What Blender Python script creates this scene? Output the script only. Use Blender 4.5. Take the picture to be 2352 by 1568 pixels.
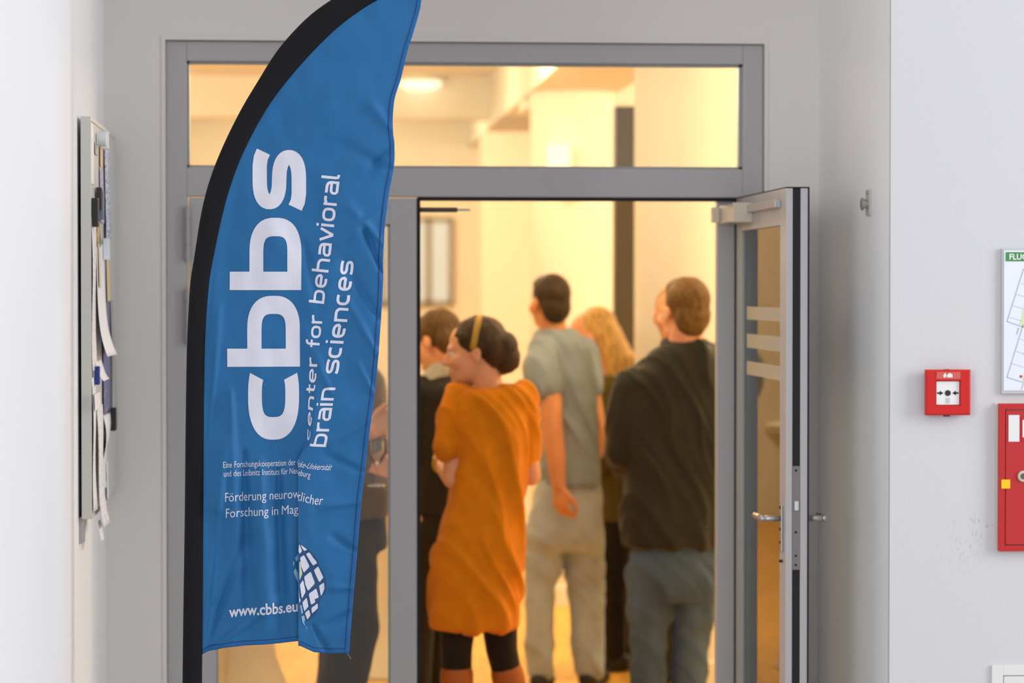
import bpy, bmesh, math, random
from mathutils import Vector, Matrix, noise
import numpy as np

# ------------------------------------------------------------------ scene, camera, light
for o in list(bpy.data.objects): bpy.data.objects.remove(o)
SC = bpy.context.scene
COL = SC.collection
IW, IH, FPX = 2352.0, 1568.0, 6100.0
CAMZ = 1.75
YAW = math.radians(4.4)            # camera turned right of the corridor axis
PITCH = math.atan((784 - 668) / FPX)
FWD = Vector((math.sin(YAW) * math.cos(PITCH), math.cos(YAW) * math.cos(PITCH), -math.sin(PITCH)))
RIGHT = Vector((math.cos(YAW), -math.sin(YAW), 0))
UP = RIGHT.cross(FWD)
CAM = Vector((0, 0, CAMZ))

cd = bpy.data.cameras.new('camera'); co = bpy.data.objects.new('camera', cd); COL.objects.link(co)
cd.sensor_width = 36; cd.sensor_fit = 'HORIZONTAL'; cd.lens = FPX / IW * 36
co.matrix_world = Matrix.Translation(CAM) @ Matrix((RIGHT, UP, -FWD)).transposed().to_4x4()
cd.clip_start = 0.05; cd.clip_end = 100
cd.dof.use_dof = True; cd.dof.focus_distance = 7.3; cd.dof.aperture_fstop = 2.2; cd.dof.aperture_blades = 9
SC.camera = co

vs = SC.view_settings
vs.view_transform = 'Standard'; vs.look = 'None'; vs.gamma = 1; vs.use_curve_mapping = False
vs.exposure = 0.0

w = bpy.data.worlds.new('daylight'); SC.world = w; w.use_nodes = True
w.node_tree.nodes['Background'].inputs[0].default_value = (0.93, 0.94, 1.0, 1)
w.node_tree.nodes['Background'].inputs[1].default_value = 0.87

def area(name, loc, target, sx, sy, power, color):
    l = bpy.data.lights.new(name, 'AREA'); l.shape = 'RECTANGLE'; l.size = sx; l.size_y = sy
    l.energy = power; l.color = color
    o = bpy.data.objects.new(name, l); COL.objects.link(o); o.location = loc
    o.rotation_euler = (Vector(target) - Vector(loc)).to_track_quat('-Z', 'Y').to_euler()
    return o
# tall hall windows to the right of and behind the camera
area('hall_window_light', (6.6, 5.5, 2.9), (-0.6, 7.6, 1.6), 2.4, 3.5, 210, (0.96, 0.97, 1.0))
area('hall_window_light', (-5.0, -2.0, 3.0), (1.7, 8.2, 1.6), 3.0, 3.5, 290, (0.97, 0.98, 1.0))
# warm lamps of the room beyond the doors (the luminaires themselves are built further down)
WARM = (1.0, 0.77, 0.45)
for (x, y, p) in ((-0.6, 10.3, 30), (1.0, 10.6, 34), (3.9, 10.9, 150), (3.6, 14.0, 130), (-1.6, 13.4, 45), (0.6, 13.6, 55),
                  (0.3, 16.0, 32), (-2.2, 17.0, 48), (3.6, 18.2, 50), (0.2, 18.8, 40)):
    l = bpy.data.lights.new('ceiling_lamp_light', 'POINT'); l.energy = p; l.color = WARM; l.shadow_soft_size = 0.2
    o = bpy.data.objects.new('ceiling_lamp_light', l); COL.objects.link(o); o.location = (x, y, 2.82)

# ------------------------------------------------------------------ pixel helpers (2352x1568 frame)
def ray(px, py):
    return FWD * FPX + RIGHT * (px - IW / 2) + UP * (IH / 2 - py)
def onY(px, py, Y):
    d = ray(px, py); return CAM + d * (Y / d.y)
def onX(px, py, X):
    d = ray(px, py); return CAM + d * (X / d.x)
def onD(px, py, D):
    d = ray(px, py); return CAM + d * (D / FPX)
def Xat(px, Y, py=700): return onY(px, py, Y).x
def Zat(px, py, Y): return onY(px, py, Y).z
def Yat(px, X, py=700): return onX(px, py, X).y

# ------------------------------------------------------------------ materials
def srgb(r, g, b):
    f = lambda c: (c / 255 / 12.92) if c / 255 <= 0.04045 else ((c / 255 + 0.055) / 1.055) ** 2.4
    return (f(r), f(g), f(b), 1)
def mat(name, col, rough=0.6, metal=0.0, bump=0.0, bscale=40, var=0.0, vscale=6, spec=0.5, stretch=None, sheen=0, emit=None, trans=0):
    m = bpy.data.materials.new(name); m.use_nodes = True
    nt = m.node_tree; b = nt.nodes['Principled BSDF']
    b.inputs['Base Color'].default_value = col; b.inputs['Roughness'].default_value = rough
    b.inputs['Metallic'].default_value = metal; b.inputs['Specular IOR Level'].default_value = spec
    if sheen: b.inputs['Sheen Weight'].default_value = sheen
    tc = nt.nodes.new('ShaderNodeTexCoord'); mp = nt.nodes.new('ShaderNodeMapping')
    nt.links.new(tc.outputs['Object'], mp.inputs[0])
    if stretch: mp.inputs['Scale'].default_value = stretch
    if var:
        n = nt.nodes.new('ShaderNodeTexNoise'); n.inputs['Scale'].default_value = vscale; n.inputs['Detail'].default_value = 4
        nt.links.new(mp.outputs[0], n.inputs[0])
        r = nt.nodes.new('ShaderNodeValToRGB')
        r.color_ramp.elements[0].position = 0.3; r.color_ramp.elements[1].position = 0.7
        r.color_ramp.elements[0].color = tuple(max(0, c * (1 - var)) for c in col[:3]) + (1,)
        r.color_ramp.elements[1].color = tuple(min(1, c * (1 + var)) for c in col[:3]) + (1,)
        nt.links.new(n.outputs[0], r.inputs[0]); nt.links.new(r.outputs[0], b.inputs['Base Color'])
    if bump:
        n = nt.nodes.new('ShaderNodeTexNoise'); n.inputs['Scale'].default_value = bscale; n.inputs['Detail'].default_value = 3
        nt.links.new(mp.outputs[0], n.inputs[0])
        bp = nt.nodes.new('ShaderNodeBump'); bp.inputs['Strength'].default_value = bump; bp.inputs['Distance'].default_value = 0.01
        nt.links.new(n.outputs[0], bp.inputs['Height']); nt.links.new(bp.outputs[0], b.inputs['Normal'])
    if emit:
        b.inputs['Emission Color'].default_value = emit[0]; b.inputs['Emission Strength'].default_value = emit[1]
    if trans:   # thin cloth: part of the light passes through
        tl = nt.nodes.new('ShaderNodeBsdfTranslucent'); tl.inputs[0].default_value = col
        mx = nt.nodes.new('ShaderNodeMixShader'); mx.inputs[0].default_value = trans
        out = nt.nodes['Material Output']
        nt.links.new(b.outputs[0], mx.inputs[1]); nt.links.new(tl.outputs[0], mx.inputs[2]); nt.links.new(mx.outputs[0], out.inputs[0])
    return m
def glass_mat(name, tint=(0.97, 0.99, 0.98, 1)):
    m = bpy.data.materials.new(name); m.use_nodes = True; nt = m.node_tree; nt.nodes.clear()
    out = nt.nodes.new('ShaderNodeOutputMaterial'); mx = nt.nodes.new('ShaderNodeMixShader')
    t = nt.nodes.new('ShaderNodeBsdfTransparent'); t.inputs[0].default_value = tint
    g = nt.nodes.new('ShaderNodeBsdfGlossy'); g.inputs['Roughness'].default_value = 0.02
    f = nt.nodes.new('ShaderNodeFresnel'); f.inputs[0].default_value = 1.5
    nt.links.new(f.outputs[0], mx.inputs[0]); nt.links.new(t.outputs[0], mx.inputs[1]); nt.links.new(g.outputs[0], mx.inputs[2])
    nt.links.new(mx.outputs[0], out.inputs[0])
    return m
M = {}
M['wall'] = mat('white_plaster', (0.85, 0.85, 0.85, 1), 0.85, bump=0.08, bscale=120, spec=0.2)
M['niche'] = mat('niche_plaster', (0.79, 0.755, 0.715, 1), 0.85, bump=0.08, bscale=120, spec=0.2)  # white wall tinted warm: shade and bounced room light put into its colour
M['room_wall'] = mat('room_plaster', (0.80, 0.78, 0.72, 1), 0.85, bump=0.05, bscale=80, spec=0.2)
M['frame'] = mat('grey_powder_coat', srgb(180, 177, 177), 0.45, 0.0, bump=0.03, bscale=400)
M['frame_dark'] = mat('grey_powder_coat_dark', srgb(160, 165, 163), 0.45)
M['black'] = mat('black_rubber', (0.006, 0.006, 0.007, 1), 0.7)
M['steel'] = mat('brushed_steel', (0.45, 0.43, 0.41, 1), 0.35, 0.9)
M['chrome'] = mat('bright_steel', (0.8, 0.8, 0.8, 1), 0.2, 1.0)
M['hinge'] = mat('hinge_grey', srgb(165, 160, 155), 0.4, 0.2)
M['closer'] = mat('closer_silver', srgb(178, 176, 176), 0.4, 0.2)
M['glass'] = glass_mat('door_glass')
M['tape'] = mat('frosted_tape', srgb(180, 172, 150), 0.6)
M['floor'] = mat('hall_floor', (0.42, 0.41, 0.40, 1), 0.4, var=0.08, vscale=3)
M['parquet'] = mat('warm_parquet', srgb(240, 182, 76), 0.35, var=0.18, vscale=3, stretch=(8, 1, 1))
M['ceil'] = mat('ceiling_white', (0.82, 0.80, 0.76, 1), 0.9)
M['post'] = mat('dark_post', srgb(70, 64, 52), 0.5)

# ------------------------------------------------------------------ object helpers
def link(o, parent=None):
    COL.objects.link(o)
    if parent: o.parent = parent
    return o
def tag(o, label=None, cat=None, group=None, kind=None):
    if label: o['label'] = label
    if cat: o['category'] = cat
    if group: o['group'] = group
    if kind: o['kind'] = kind
    return o
def empty(name, loc=(0, 0, 0)):
    o = bpy.data.objects.new(name, None); o.empty_display_size = 0.05; link(o); o.location = loc
    o['_origin'] = 0; del o['_origin']
    return o
def obj(name, verts, faces, m, parent=None, smooth=False):
    me = bpy.data.meshes.new(name)
    off = Vector(parent_origin(parent))
    me.from_pydata([tuple(Vector(v) - off) for v in verts], [], faces); me.validate(); me.update()
    ms = m if isinstance(m, (list, tuple)) else [m]
    for x in ms: me.materials.append(x)
    if smooth:
        for p in me.polygons: p.use_smooth = True
    return link(bpy.data.objects.new(name, me), parent)
def parent_origin(p):
    v = Vector((0, 0, 0))
    while p is not None:
        v += p.location; p = p.parent
    return v
def bm_obj(name, bm, m, parent=None, smooth=False):
    off = parent_origin(parent)
    bmesh.ops.translate(bm, verts=bm.verts, vec=-off)
    bmesh.ops.recalc_face_normals(bm, faces=bm.faces)
    me = bpy.data.meshes.new(name); bm.to_mesh(me); bm.free()
    ms = m if isinstance(m, (list, tuple)) else [m]
    for x in ms: me.materials.append(x)
    if smooth:
        for p in me.polygons: p.use_smooth = True
    return link(bpy.data.objects.new(name, me), parent)
def add_box(bm, a, b):
    x0, y0, z0 = a; x1, y1, z1 = b
    r = bmesh.ops.create_cube(bm, size=1)
    for v in r['verts']:
        v.co = Vector(((x0 + x1) / 2 + v.co.x * (x1 - x0), (y0 + y1) / 2 + v.co.y * (y1 - y0), (z0 + z1) / 2 + v.co.z * (z1 - z0)))
    return r['verts']
def box(name, a, b, m, parent=None, bevel=0.0):
    bm = bmesh.new(); add_box(bm, [min(p, q) for p, q in zip(a, b)], [max(p, q) for p, q in zip(a, b)])
    if bevel: bmesh.ops.bevel(bm, geom=bm.edges, offset=bevel, segments=2, affect='EDGES', profile=0.6)
    return bm_obj(name, bm, m, parent)
def add_cyl(bm, p0, p1, r0, r1=None, seg=20, caps=True):
    p0 = Vector(p0); p1 = Vector(p1); d = p1 - p0
    r = bmesh.ops.create_cone(bm, cap_ends=caps, segments=seg, radius1=r0, radius2=r0 if r1 is None else r1, depth=d.length)
    q = Vector((0, 0, 1)).rotation_difference(d.normalized()).to_matrix().to_4x4()
    bmesh.ops.transform(bm, matrix=Matrix.Translation((p0 + p1) / 2) @ q, verts=r['verts'])
    return r['verts']
def cyl(name, p0, p1, r0, m, parent=None, r1=None, seg=20, bevel=0):
    bm = bmesh.new(); add_cyl(bm, p0, p1, r0, r1, seg)
    if bevel: bmesh.ops.bevel(bm, geom=[e for e in bm.edges if e.calc_face_angle(0) > 1], offset=bevel, segments=2, affect='EDGES')
    o = bm_obj(name, bm, m, parent, True); smooth_by_angle(o); return o
def smooth_by_angle(o, ang=0.7):
    me = o.data
    bm = bmesh.new(); bm.from_mesh(me)
    for e in bm.edges:
        e.smooth = not (len(e.link_faces) == 2 and e.calc_face_angle(0) > ang)
    bm.to_mesh(me); bm.free()
def lathe(name, prof, c, m, parent=None, seg=32):
    bm = bmesh.new(); rings = []
    for (r, z) in prof:
        rings.append([bm.verts.new((c[0] + r * math.cos(2 * math.pi * i / seg), c[1] + r * math.sin(2 * math.pi * i / seg), c[2] + z)) for i in range(seg)])
    for a, b in zip(rings, rings[1:]):
        for i in range(seg): bm.faces.new((a[i], a[(i + 1) % seg], b[(i + 1) % seg], b[i]))
    bm.faces.new(rings[0][::-1]); bm.faces.new(rings[-1])
    o = bm_obj(name, bm, m, parent, True); smooth_by_angle(o); return o
def text_mesh(body, size=1.0, bold=0.0, xs=1.0):
    """flat text as (verts, faces) with the origin at the start of the baseline; built-in font"""
    cu = bpy.data.curves.new('t', 'FONT'); cu.body = body; cu.size = size; cu.offset = bold; cu.resolution_u = 3
    o = bpy.data.objects.new('t', cu); COL.objects.link(o)
    dg = bpy.context.evaluated_depsgraph_get(); me = bpy.data.meshes.new_from_object(o.evaluated_get(dg))
    v = [(p.co.x * xs, p.co.y) for p in me.vertices]; f = [tuple(p.vertices) for p in me.polygons]
    bpy.data.objects.remove(o); bpy.data.curves.remove(cu); bpy.data.meshes.remove(me)
    return v, f

# ------------------------------------------------------------------ setting
YD = 8.87                 # front of the door frame
YW = 8.85                 # plaster of the niche's back wall
XL = Xat(240, YW)         # left wall
XR = Xat(1880, YW)        # niche's right side wall
YR = Yat(2045, XR)        # wall with the fire call point
FX0, FX1 = Xat(383, YD), Xat(1752, YD)
FZ1 = Zat(1000, 98, YD)
ZC = 3.2
def struct(o): o['kind'] = 'structure'; return o

# left wall: nearer stretch slightly proud, its far end rounding away to the flat stretch behind the notice board
prof = [(5.55, XL + 0.020)]
ye = 7.55
for i in range(41):
    t = i / 40; prof.append((6.0 + (ye - 6.0) * t, XL + 0.020 + 0.006 * math.sin(math.pi * min(1, t * 1.0)) - 0.008 * t ** 4))
for i in range(1, 9):
    t = i / 8; prof.append((ye + 0.03 * math.sin(t * math.pi / 2), XL + 0.012 - 0.012 * (1 - math.cos(t * math.pi / 2))))
prof.append((9.1, XL))
v = []; f = []
for (y, x) in prof: v += [(x, y, 0), (x, y, 5.0)]
n = len(prof)
for i in range(n - 1): f.append((2 * i, 2 * i + 2, 2 * i + 3, 2 * i + 1))
b0 = len(v); v += [(XL - 0.25, 5.55, 0), (XL - 0.25, 5.55, 5), (XL - 0.25, 9.1, 0), (XL - 0.25, 9.1, 5)]
f += [(b0, b0 + 1, b0 + 3, b0 + 2), (0, 1, b0 + 1, b0), (2 * n - 2, b0 + 2, b0 + 3, 2 * n - 1)]
f.append(tuple(range(1, 2 * n, 2)) + (b0 + 3, b0 + 1)); f.append(tuple(range(0, 2 * n, 2)) + (b0 + 2, b0))
lw = struct(obj('wall_left', v, f, M['wall'], smooth=True)); smooth_by_angle(lw, 0.5)

# back wall of the niche with the door opening
bm = bmesh.new()
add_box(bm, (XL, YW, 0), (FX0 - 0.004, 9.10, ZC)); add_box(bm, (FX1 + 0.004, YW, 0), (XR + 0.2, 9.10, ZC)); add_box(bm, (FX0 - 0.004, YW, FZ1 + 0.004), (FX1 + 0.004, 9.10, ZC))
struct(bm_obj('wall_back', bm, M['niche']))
# small plaster bead round the frame
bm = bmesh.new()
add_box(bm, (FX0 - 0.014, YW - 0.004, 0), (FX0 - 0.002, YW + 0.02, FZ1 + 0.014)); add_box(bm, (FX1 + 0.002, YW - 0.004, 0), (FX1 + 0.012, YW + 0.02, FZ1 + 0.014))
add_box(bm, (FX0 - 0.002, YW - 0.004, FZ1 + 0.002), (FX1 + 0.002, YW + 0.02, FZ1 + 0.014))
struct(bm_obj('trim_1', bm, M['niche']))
# niche right side + wall with the call point
struct(box('wall_side', (XR, YR + 0.02, 0), (XR + 0.2, YW, ZC), M['wall']))
def scuff_material():
    m = mat('white_plaster_scuffed', (0.61, 0.61, 0.62, 1), 0.85, bump=0.08, bscale=120, spec=0.2)  # white plaster greyed, its lower brightness put into the base colour
    nt = m.node_tree; b = nt.nodes['Principled BSDF']
    geo = nt.nodes.new('ShaderNodeNewGeometry')
    c = onY(2252, 1205, YR)
    def blob(cx, cz, rx, rz):
        mp = nt.nodes.new('ShaderNodeMapping'); mp.vector_type = 'TEXTURE'
        mp.inputs['Location'].default_value = (cx, YR, cz); mp.inputs['Scale'].default_value = (rx, 1, rz)
        nt.links.new(geo.outputs['Position'], mp.inputs[0])
        g = nt.nodes.new('ShaderNodeTexGradient'); g.gradient_type = 'SPHERICAL'
        nt.links.new(mp.outputs[0], g.inputs[0]); return g.outputs['Fac']
    a = blob(c.x + 0.005, c.z, 0.045, 0.055); a2 = blob(c.x - 0.05, c.z - 0.05, 0.10, 0.12)
    mp = nt.nodes.new('ShaderNodeMapping'); mp.inputs['Scale'].default_value = (120, 1, 45); mp.inputs['Rotation'].default_value = (0, 0.4, 0)
    nt.links.new(geo.outputs['Position'], mp.inputs[0])
    n = nt.nodes.new('ShaderNodeTexNoise'); n.inputs['Scale'].default_value = 1; n.inputs['Detail'].default_value = 5
    nt.links.new(mp.outputs[0], n.inputs[0])
    r = nt.nodes.new('ShaderNodeMapRange'); r.inputs['From Min'].default_value = 0.55; r.inputs['From Max'].default_value = 0.7
    nt.links.new(n.outputs[0], r.inputs[0])
    ad = nt.nodes.new('ShaderNodeMath'); ad.operation = 'MULTIPLY_ADD'; ad.inputs[1].default_value = 0.35
    nt.links.new(a2, ad.inputs[0]); nt.links.new(a, ad.inputs[2])
    ml = nt.nodes.new('ShaderNodeMath'); ml.operation = 'MULTIPLY'; nt.links.new(ad.outputs[0], ml.inputs[0]); nt.links.new(r.outputs[0], ml.inputs[1])
    ml2 = nt.nodes.new('ShaderNodeMath'); ml2.operation = 'MULTIPLY'; ml2.inputs[1].default_value = 0.9; nt.links.new(ml.outputs[0], ml2.inputs[0])
    mx = nt.nodes.new('ShaderNodeMix'); mx.data_type = 'RGBA'
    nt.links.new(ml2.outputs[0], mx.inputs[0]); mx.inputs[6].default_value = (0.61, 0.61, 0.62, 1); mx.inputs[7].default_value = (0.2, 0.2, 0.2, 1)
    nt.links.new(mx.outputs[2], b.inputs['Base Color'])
    return m
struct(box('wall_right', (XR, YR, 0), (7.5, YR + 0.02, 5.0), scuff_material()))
struct(box('ceiling', (XL - 0.25, YR + 0.02, ZC), (XR + 0.2, 9.1, ZC + 0.2), M['ceil']))
struct(box('floor', (-7.5, -6, -0.1), (7.5, 9.0, 0), M['floor']))
# the lit room beyond
RX0, RX1, RY1 = -4.5, 6.0, 20.5
struct(box('floor.001', (RX0 - 0.2, 9.0, -0.1), (RX1 + 0.2, RY1 + 0.2, 0), M['parquet']))
struct(box('ceiling.001', (RX0 - 0.2, 9.1, ZC), (RX1 + 0.2, RY1 + 0.2, ZC + 0.2), M['ceil']))
struct(box('wall_far', (RX0, RY1, 0), (RX1, RY1 + 0.2, ZC), M['room_wall']))
struct(box('wall_room_left', (RX0 - 0.2, 9.1, 0), (RX0, RY1 + 0.2, ZC), M['room_wall']))
struct(box('wall_room_right', (RX1, 9.1, 0), (RX1 + 0.2, RY1 + 0.2, ZC), M['room_wall']))
bm = bmesh.new(); add_box(bm, (RX0 - 0.2, 8.95, 0), (XL, 9.1, ZC)); add_box(bm, (XR + 0.2, 8.95, 0), (RX1 + 0.2, 9.1, ZC))
struct(bm_obj('wall_room_front', bm, M['room_wall']))
# ceiling beams
xb = Xat(1290, 12.9)
struct(box('trim_2', (xb, 9.1, 2.86), (xb + 0.5, RY1, ZC), M['room_wall']))
struct(box('trim_3', (Xat(1205, 15.3), 15.3, 2.80), (RX1, 15.7, ZC), M['room_wall']))
struct(box('trim_4', (RX0, 18.0, 2.92), (xb, 18.3, ZC), M['room_wall']))
# partition beside the middle column
struct(box('wall_partition', (Xat(1105, 17.0), 17.0, 0), (Xat(1420, 17.0), 17.2, 2.77), M['room_wall']))
def column(pxl, pxr, Y, z1, label):
    xc = (Xat(pxl, Y) + Xat(pxr, Y)) / 2; r = (Xat(pxr, Y) - Xat(pxl, Y)) / 2
    e = empty('column', (xc, Y, 0))
    lathe('shaft', [(r, 0.1), (r, z1)], (xc, Y, 0), M['room_wall'], e, 48)
    lathe('base', [(r + 0.015, 0), (r + 0.015, 0.1), (r, 0.115)], (xc, Y, 0), M['room_wall'], e, 48)
    tag(e, label, 'column')
column(1218, 1411, 14.9, 2.86, 'round white column rising behind the person in the grey t-shirt')
column(1458, 1702, 11.9, 2.86, 'thick round white column beside the open door leaf')
pe = empty('door_post', (Xat(1432, 13.2), 13.2, 0))
box('post', (Xat(1410, 13.2), 13.15, 0), (Xat(1455, 13.2), 13.25, Zat(1430, 245, 13.2)), M['post'], pe, 0.004)
box('foot_plate', (Xat(1405, 13.2), 13.12, 0), (Xat(1460, 13.2), 13.28, 0.012), M['post'], pe)
tag(pe, 'tall dark post standing between the two white columns', 'post')
# far window
Yf = RY1
w1 = struct(empty('window_1', (Xat(930, Yf), Yf, Zat(930, 700, Yf))))
wa, wb = Xat(830, Yf), Xat(1036, Yf); wz0, wz1 = Zat(930, 700, Yf), Zat(930, 500, Yf)
M['daypane'] = mat('daylit_pane', (0.5, 0.6, 0.65, 1), 0.3, emit=((0.62, 0.80, 1.0, 1), 0.22))
M['wframe'] = mat('window_frame', srgb(150, 142, 125), 0.5)
for i in range(4):
    a = wa + (wb - wa) * i / 4; b = wa + (wb - wa) * (i + 1) / 4
    box('pane', (a + 0.02, Yf - 0.03, wz0 + 0.03), (b - 0.02, Yf - 0.015, wz1 - 0.03), M['daypane'], w1)
    box('window_frame', (a - 0.02, Yf - 0.05, wz0), (a + 0.02, Yf, wz1), M['wframe'], w1)
box('window_frame', (wb - 0.02, Yf - 0.05, wz0), (wb + 0.02, Yf, wz1), M['wframe'], w1)
box('window_frame', (wa, Yf - 0.05, wz0), (wb, Yf, wz0 + 0.03), M['wframe'], w1)
box('window_frame', (wa, Yf - 0.05, wz1 - 0.03), (wb, Yf, wz1), M['wframe'], w1)
# ceiling lamps
M['lamp_glow'] = mat('lamp_diffuser', (0.9, 0.85, 0.75, 1), 0.5, emit=((1.0, 0.85, 0.62, 1), 1.3))
M['lamp_rim'] = mat('lamp_rim', (0.75, 0.72, 0.68, 1), 0.4)
def ceiling_lamp(x, y, label, zc=ZC):
    e = empty('ceiling_lamp', (x, y, zc))
    lathe('rim', [(0.16, 0), (0.16, -0.03), (0.15, -0.045), (0.145, -0.045)], (x, y, zc), M['lamp_rim'], e)
    lathe('diffuser', [(0.143, -0.03), (0.138, -0.07), (0.09, -0.095), (0.02, -0.10)], (x, y, zc), M['lamp_glow'], e)
    tag(e, label, 'lamp', 'round ceiling lamps in the room')
p = onY(966, 193, 1); s_ = (ZC - 0.06 - CAMZ) / (p.z - CAMZ); p = CAM + (p - CAM) * s_
ceiling_lamp(p.x, p.y, 'round glowing ceiling lamp seen through the transom window')
for (x, y, lb) in ((-0.6, 10.3, 'round ceiling lamp above the person behind the closed leaf'), (1.0, 10.6, 'round ceiling lamp above the person in black jacket and jeans'),
                   (3.9, 10.9, 'round ceiling lamp between the thick white column and the room side wall'), (3.6, 14.0, 'round ceiling lamp near the dark post and the room side wall'),
                   (-1.6, 13.4, 'round ceiling lamp above the covered cocktail table in the room')):
    ceiling_lamp(x, y, lb)
# glowing shape added on the middle column for a bright spot
cx = Xat(1283, 14.6); se = empty('bright_spot', (cx, 14.66, Zat(1283, 400, 14.6)))
zz = Zat(1283, 400, 14.6)
lathe('shade', [(0.02, -0.12), (0.06, -0.08), (0.066, 0.1), (0.06, 0.16)], (cx, 14.59, zz), mat('bright_spot_glow', (0.9, 0.85, 0.7, 1), 0.5, emit=((1, 0.88, 0.62, 1), 0.5)), se, 24)
box('bracket', (cx - 0.03, 14.62, zz - 0.06), (cx + 0.03, 14.70, zz + 0.06), M['lamp_rim'], se, 0.004)
tag(se, 'added glowing bright spot on the white column behind the transom', 'lamp')

# ------------------------------------------------------------------ door frame with transom window
d1 = struct(empty('door_1', ((FX0 + FX1) / 2, YD, 0)))
d1['label'] = 'grey metal double door frame with a wide transom window'
YB = YD + 0.075
G = M['frame']; gi = M['black']
zt0, zt1 = Zat(1000, 386, YD), Zat(1000, 143, YD)      # transom glass
zh = Zat(1000, 452, YD)                                 # underside of the transom bar
xa, xbb = Xat(430, YD), Xat(1706, YD)
box('jamb', (FX0, YD, 0), (xa, YB, FZ1), G, d1, 0.003)
box('jamb', (xbb, YD, 0), (FX1, YB, FZ1), G, d1, 0.003)
box('head', (xa, YD, zt1), (xbb, YB, FZ1), G, d1, 0.003)
box('transom_bar', (xa, YD, zh), (xbb, YB, zt0), G, d1, 0.003)
# mitre lines of the frame corners
box('glass_pane', (xa + 0.001, YD + 0.035, zt0 + 0.001), (xbb - 0.001, YD + 0.043, zt1 - 0.001), M['glass'], d1)
for (a, b) in (((xa, YD + 0.02, zt0), (xa + 0.008, YD + 0.06, zt1)), ((xbb - 0.012, YD + 0.02, zt0), (xbb, YD + 0.06, zt1)),
               ((xa, YD + 0.02, zt0), (xbb, YD + 0.06, zt0 + 0.008)), ((xa, YD + 0.02, zt1 - 0.008), (xbb, YD + 0.06, zt1))):
    box('glazing_bead', a, b, M['frame_dark'], d1)
xo1 = Xat(1650, YD)
box('rebate', (xo1, YD + 0.03, 0), (xbb, YB, zh), G, d1, 0.003)
box('gasket', (Xat(1690, YD), YD + 0.022, 0), (xbb, YD + 0.03, zh), gi, d1)
box('gasket', (Xat(960, YD), YD + 0.01, zh - 0.012), (xbb, YD + 0.05, zh), gi, d1)
# closer rod under the head, over the closed leaf's edge
zr = Zat(1010, 481, YD)
zrod = box('selector_rail', (Xat(966, YD), YD + 0.03, zr - 0.008), (Xat(1052, YD), YD + 0.05, zr + 0.008), M['post'], d1, 0.002)
box('selector_arm', (Xat(1052, YD), YD + 0.034, zr - 0.004), (Xat(1082, YD), YD + 0.046, zr + 0.004), M['steel'], d1, 0.001)

# closed left leaf
lx0, lx1 = Xat(433, YD), Xat(957, YD); lz1 = Zat(700, 443, YD) 
lz1 = zh - 0.004
d2 = struct(empty('door_2', (lx0, YD, 0))); d2['label'] = 'closed grey glazed door leaf behind the blue flag'
gx0, gx1 = Xat(495, YD), Xat(896, YD); gz1 = Zat(890, 515, YD); gz0 = 0.14
ly0, ly1 = YD + 0.002, YD + 0.066
box('stile', (lx0, ly0, 0.008), (gx0, ly1, lz1), G, d2, 0.002)
box('stile', (gx1, ly0, 0.008), (lx1, ly1, lz1), G, d2, 0.002)
box('rail', (gx0, ly0, gz1), (gx1, ly1, lz1), G, d2, 0.002)
box('rail', (gx0, ly0, 0.008), (gx1, ly1, gz0), G, d2, 0.002)
box('glass_pane', (gx0 + 0.001, YD + 0.03, gz0 + 0.001), (gx1 - 0.001, YD + 0.038, gz1 - 0.001), M['glass'], d2)
box('gasket', (lx1, ly0 + 0.01, 0.008), (Xat(966, YD), ly1, lz1), gi, d2)
for (a, b) in (((gx0, ly0 + 0.012, gz0), (gx0 + 0.005, ly1 - 0.01, gz1)), ((gx1 - 0.006, ly0 + 0.012, gz0), (gx1, ly1 - 0.01, gz1)), ((gx0, ly0 + 0.012, gz1 - 0.006), (gx1, ly1 - 0.01, gz1))):
    box('glazing_bead', a, b, M['frame_dark'], d2)
def hinge(pa, pb, parent, X, Y):
    z1 = Zat(430, pa, Y); z0 = Zat(430, pb, Y)
    cuts = [0, 0.24, 0.70, 1.0]
    for a, b in zip(cuts, cuts[1:]):
        cyl('hinge', (X, Y - 0.012, z0 + (z1 - z0) * (1 - b) + 0.002), (X, Y - 0.012, z0 + (z1 - z0) * (1 - a) - 0.002), 0.0105, M['hinge'], parent, bevel=0.002)
    cyl('hinge_pin', (X, Y - 0.012, z0), (X, Y - 0.012, z1), 0.006, M['steel'], parent)
hinge(474, 600, d2, Xat(431, YD), YD); hinge(662, 790, d2, Xat(431, YD), YD); hinge(1640, 1760, d2, Xat(431, YD), YD)

# open right leaf, swung square towards the hall
XF = 1.44; TH = 0.066; yl0 = 7.93; yl1 = YD - 0.006
d3 = struct(empty('door_3', (XF, yl1, 0))); d3['label'] = 'grey glazed door leaf standing open into the hall'
sz = 0.105
ltop = zh - 0.004
x0, x1 = XF, XF + TH
box('stile', (x0, yl0, 0.008), (x0 + 0.020, yl0 + sz, ltop), G, d3, 0.002)
box('stile', (x0 + 0.044, yl0, 0.008), (x1, yl0 + sz, ltop), G, d3, 0.002)
box('stile_core', (x0 + 0.020, yl0 + 0.004, 0.008), (x0 + 0.044, yl0 + sz, ltop - 0.002), M['black'], d3)
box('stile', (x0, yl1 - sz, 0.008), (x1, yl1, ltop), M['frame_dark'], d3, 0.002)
box('rail', (x0, yl0 + sz, ltop - 0.11), (x1, yl1 - sz, ltop), G, d3, 0.002)
box('rail', (x0, yl0 + sz, 0.008), (x1, yl1 - sz, 0.14), G, d3, 0.002)
box('gasket', (x1, yl0, 0.008), (x1 + 0.005, yl0 + 0.02, ltop), M['black'], d3)
box('gasket', (x0, yl0, ltop), (x1 + 0.005, yl1, ltop + 0.004), M['black'], d3)
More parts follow.
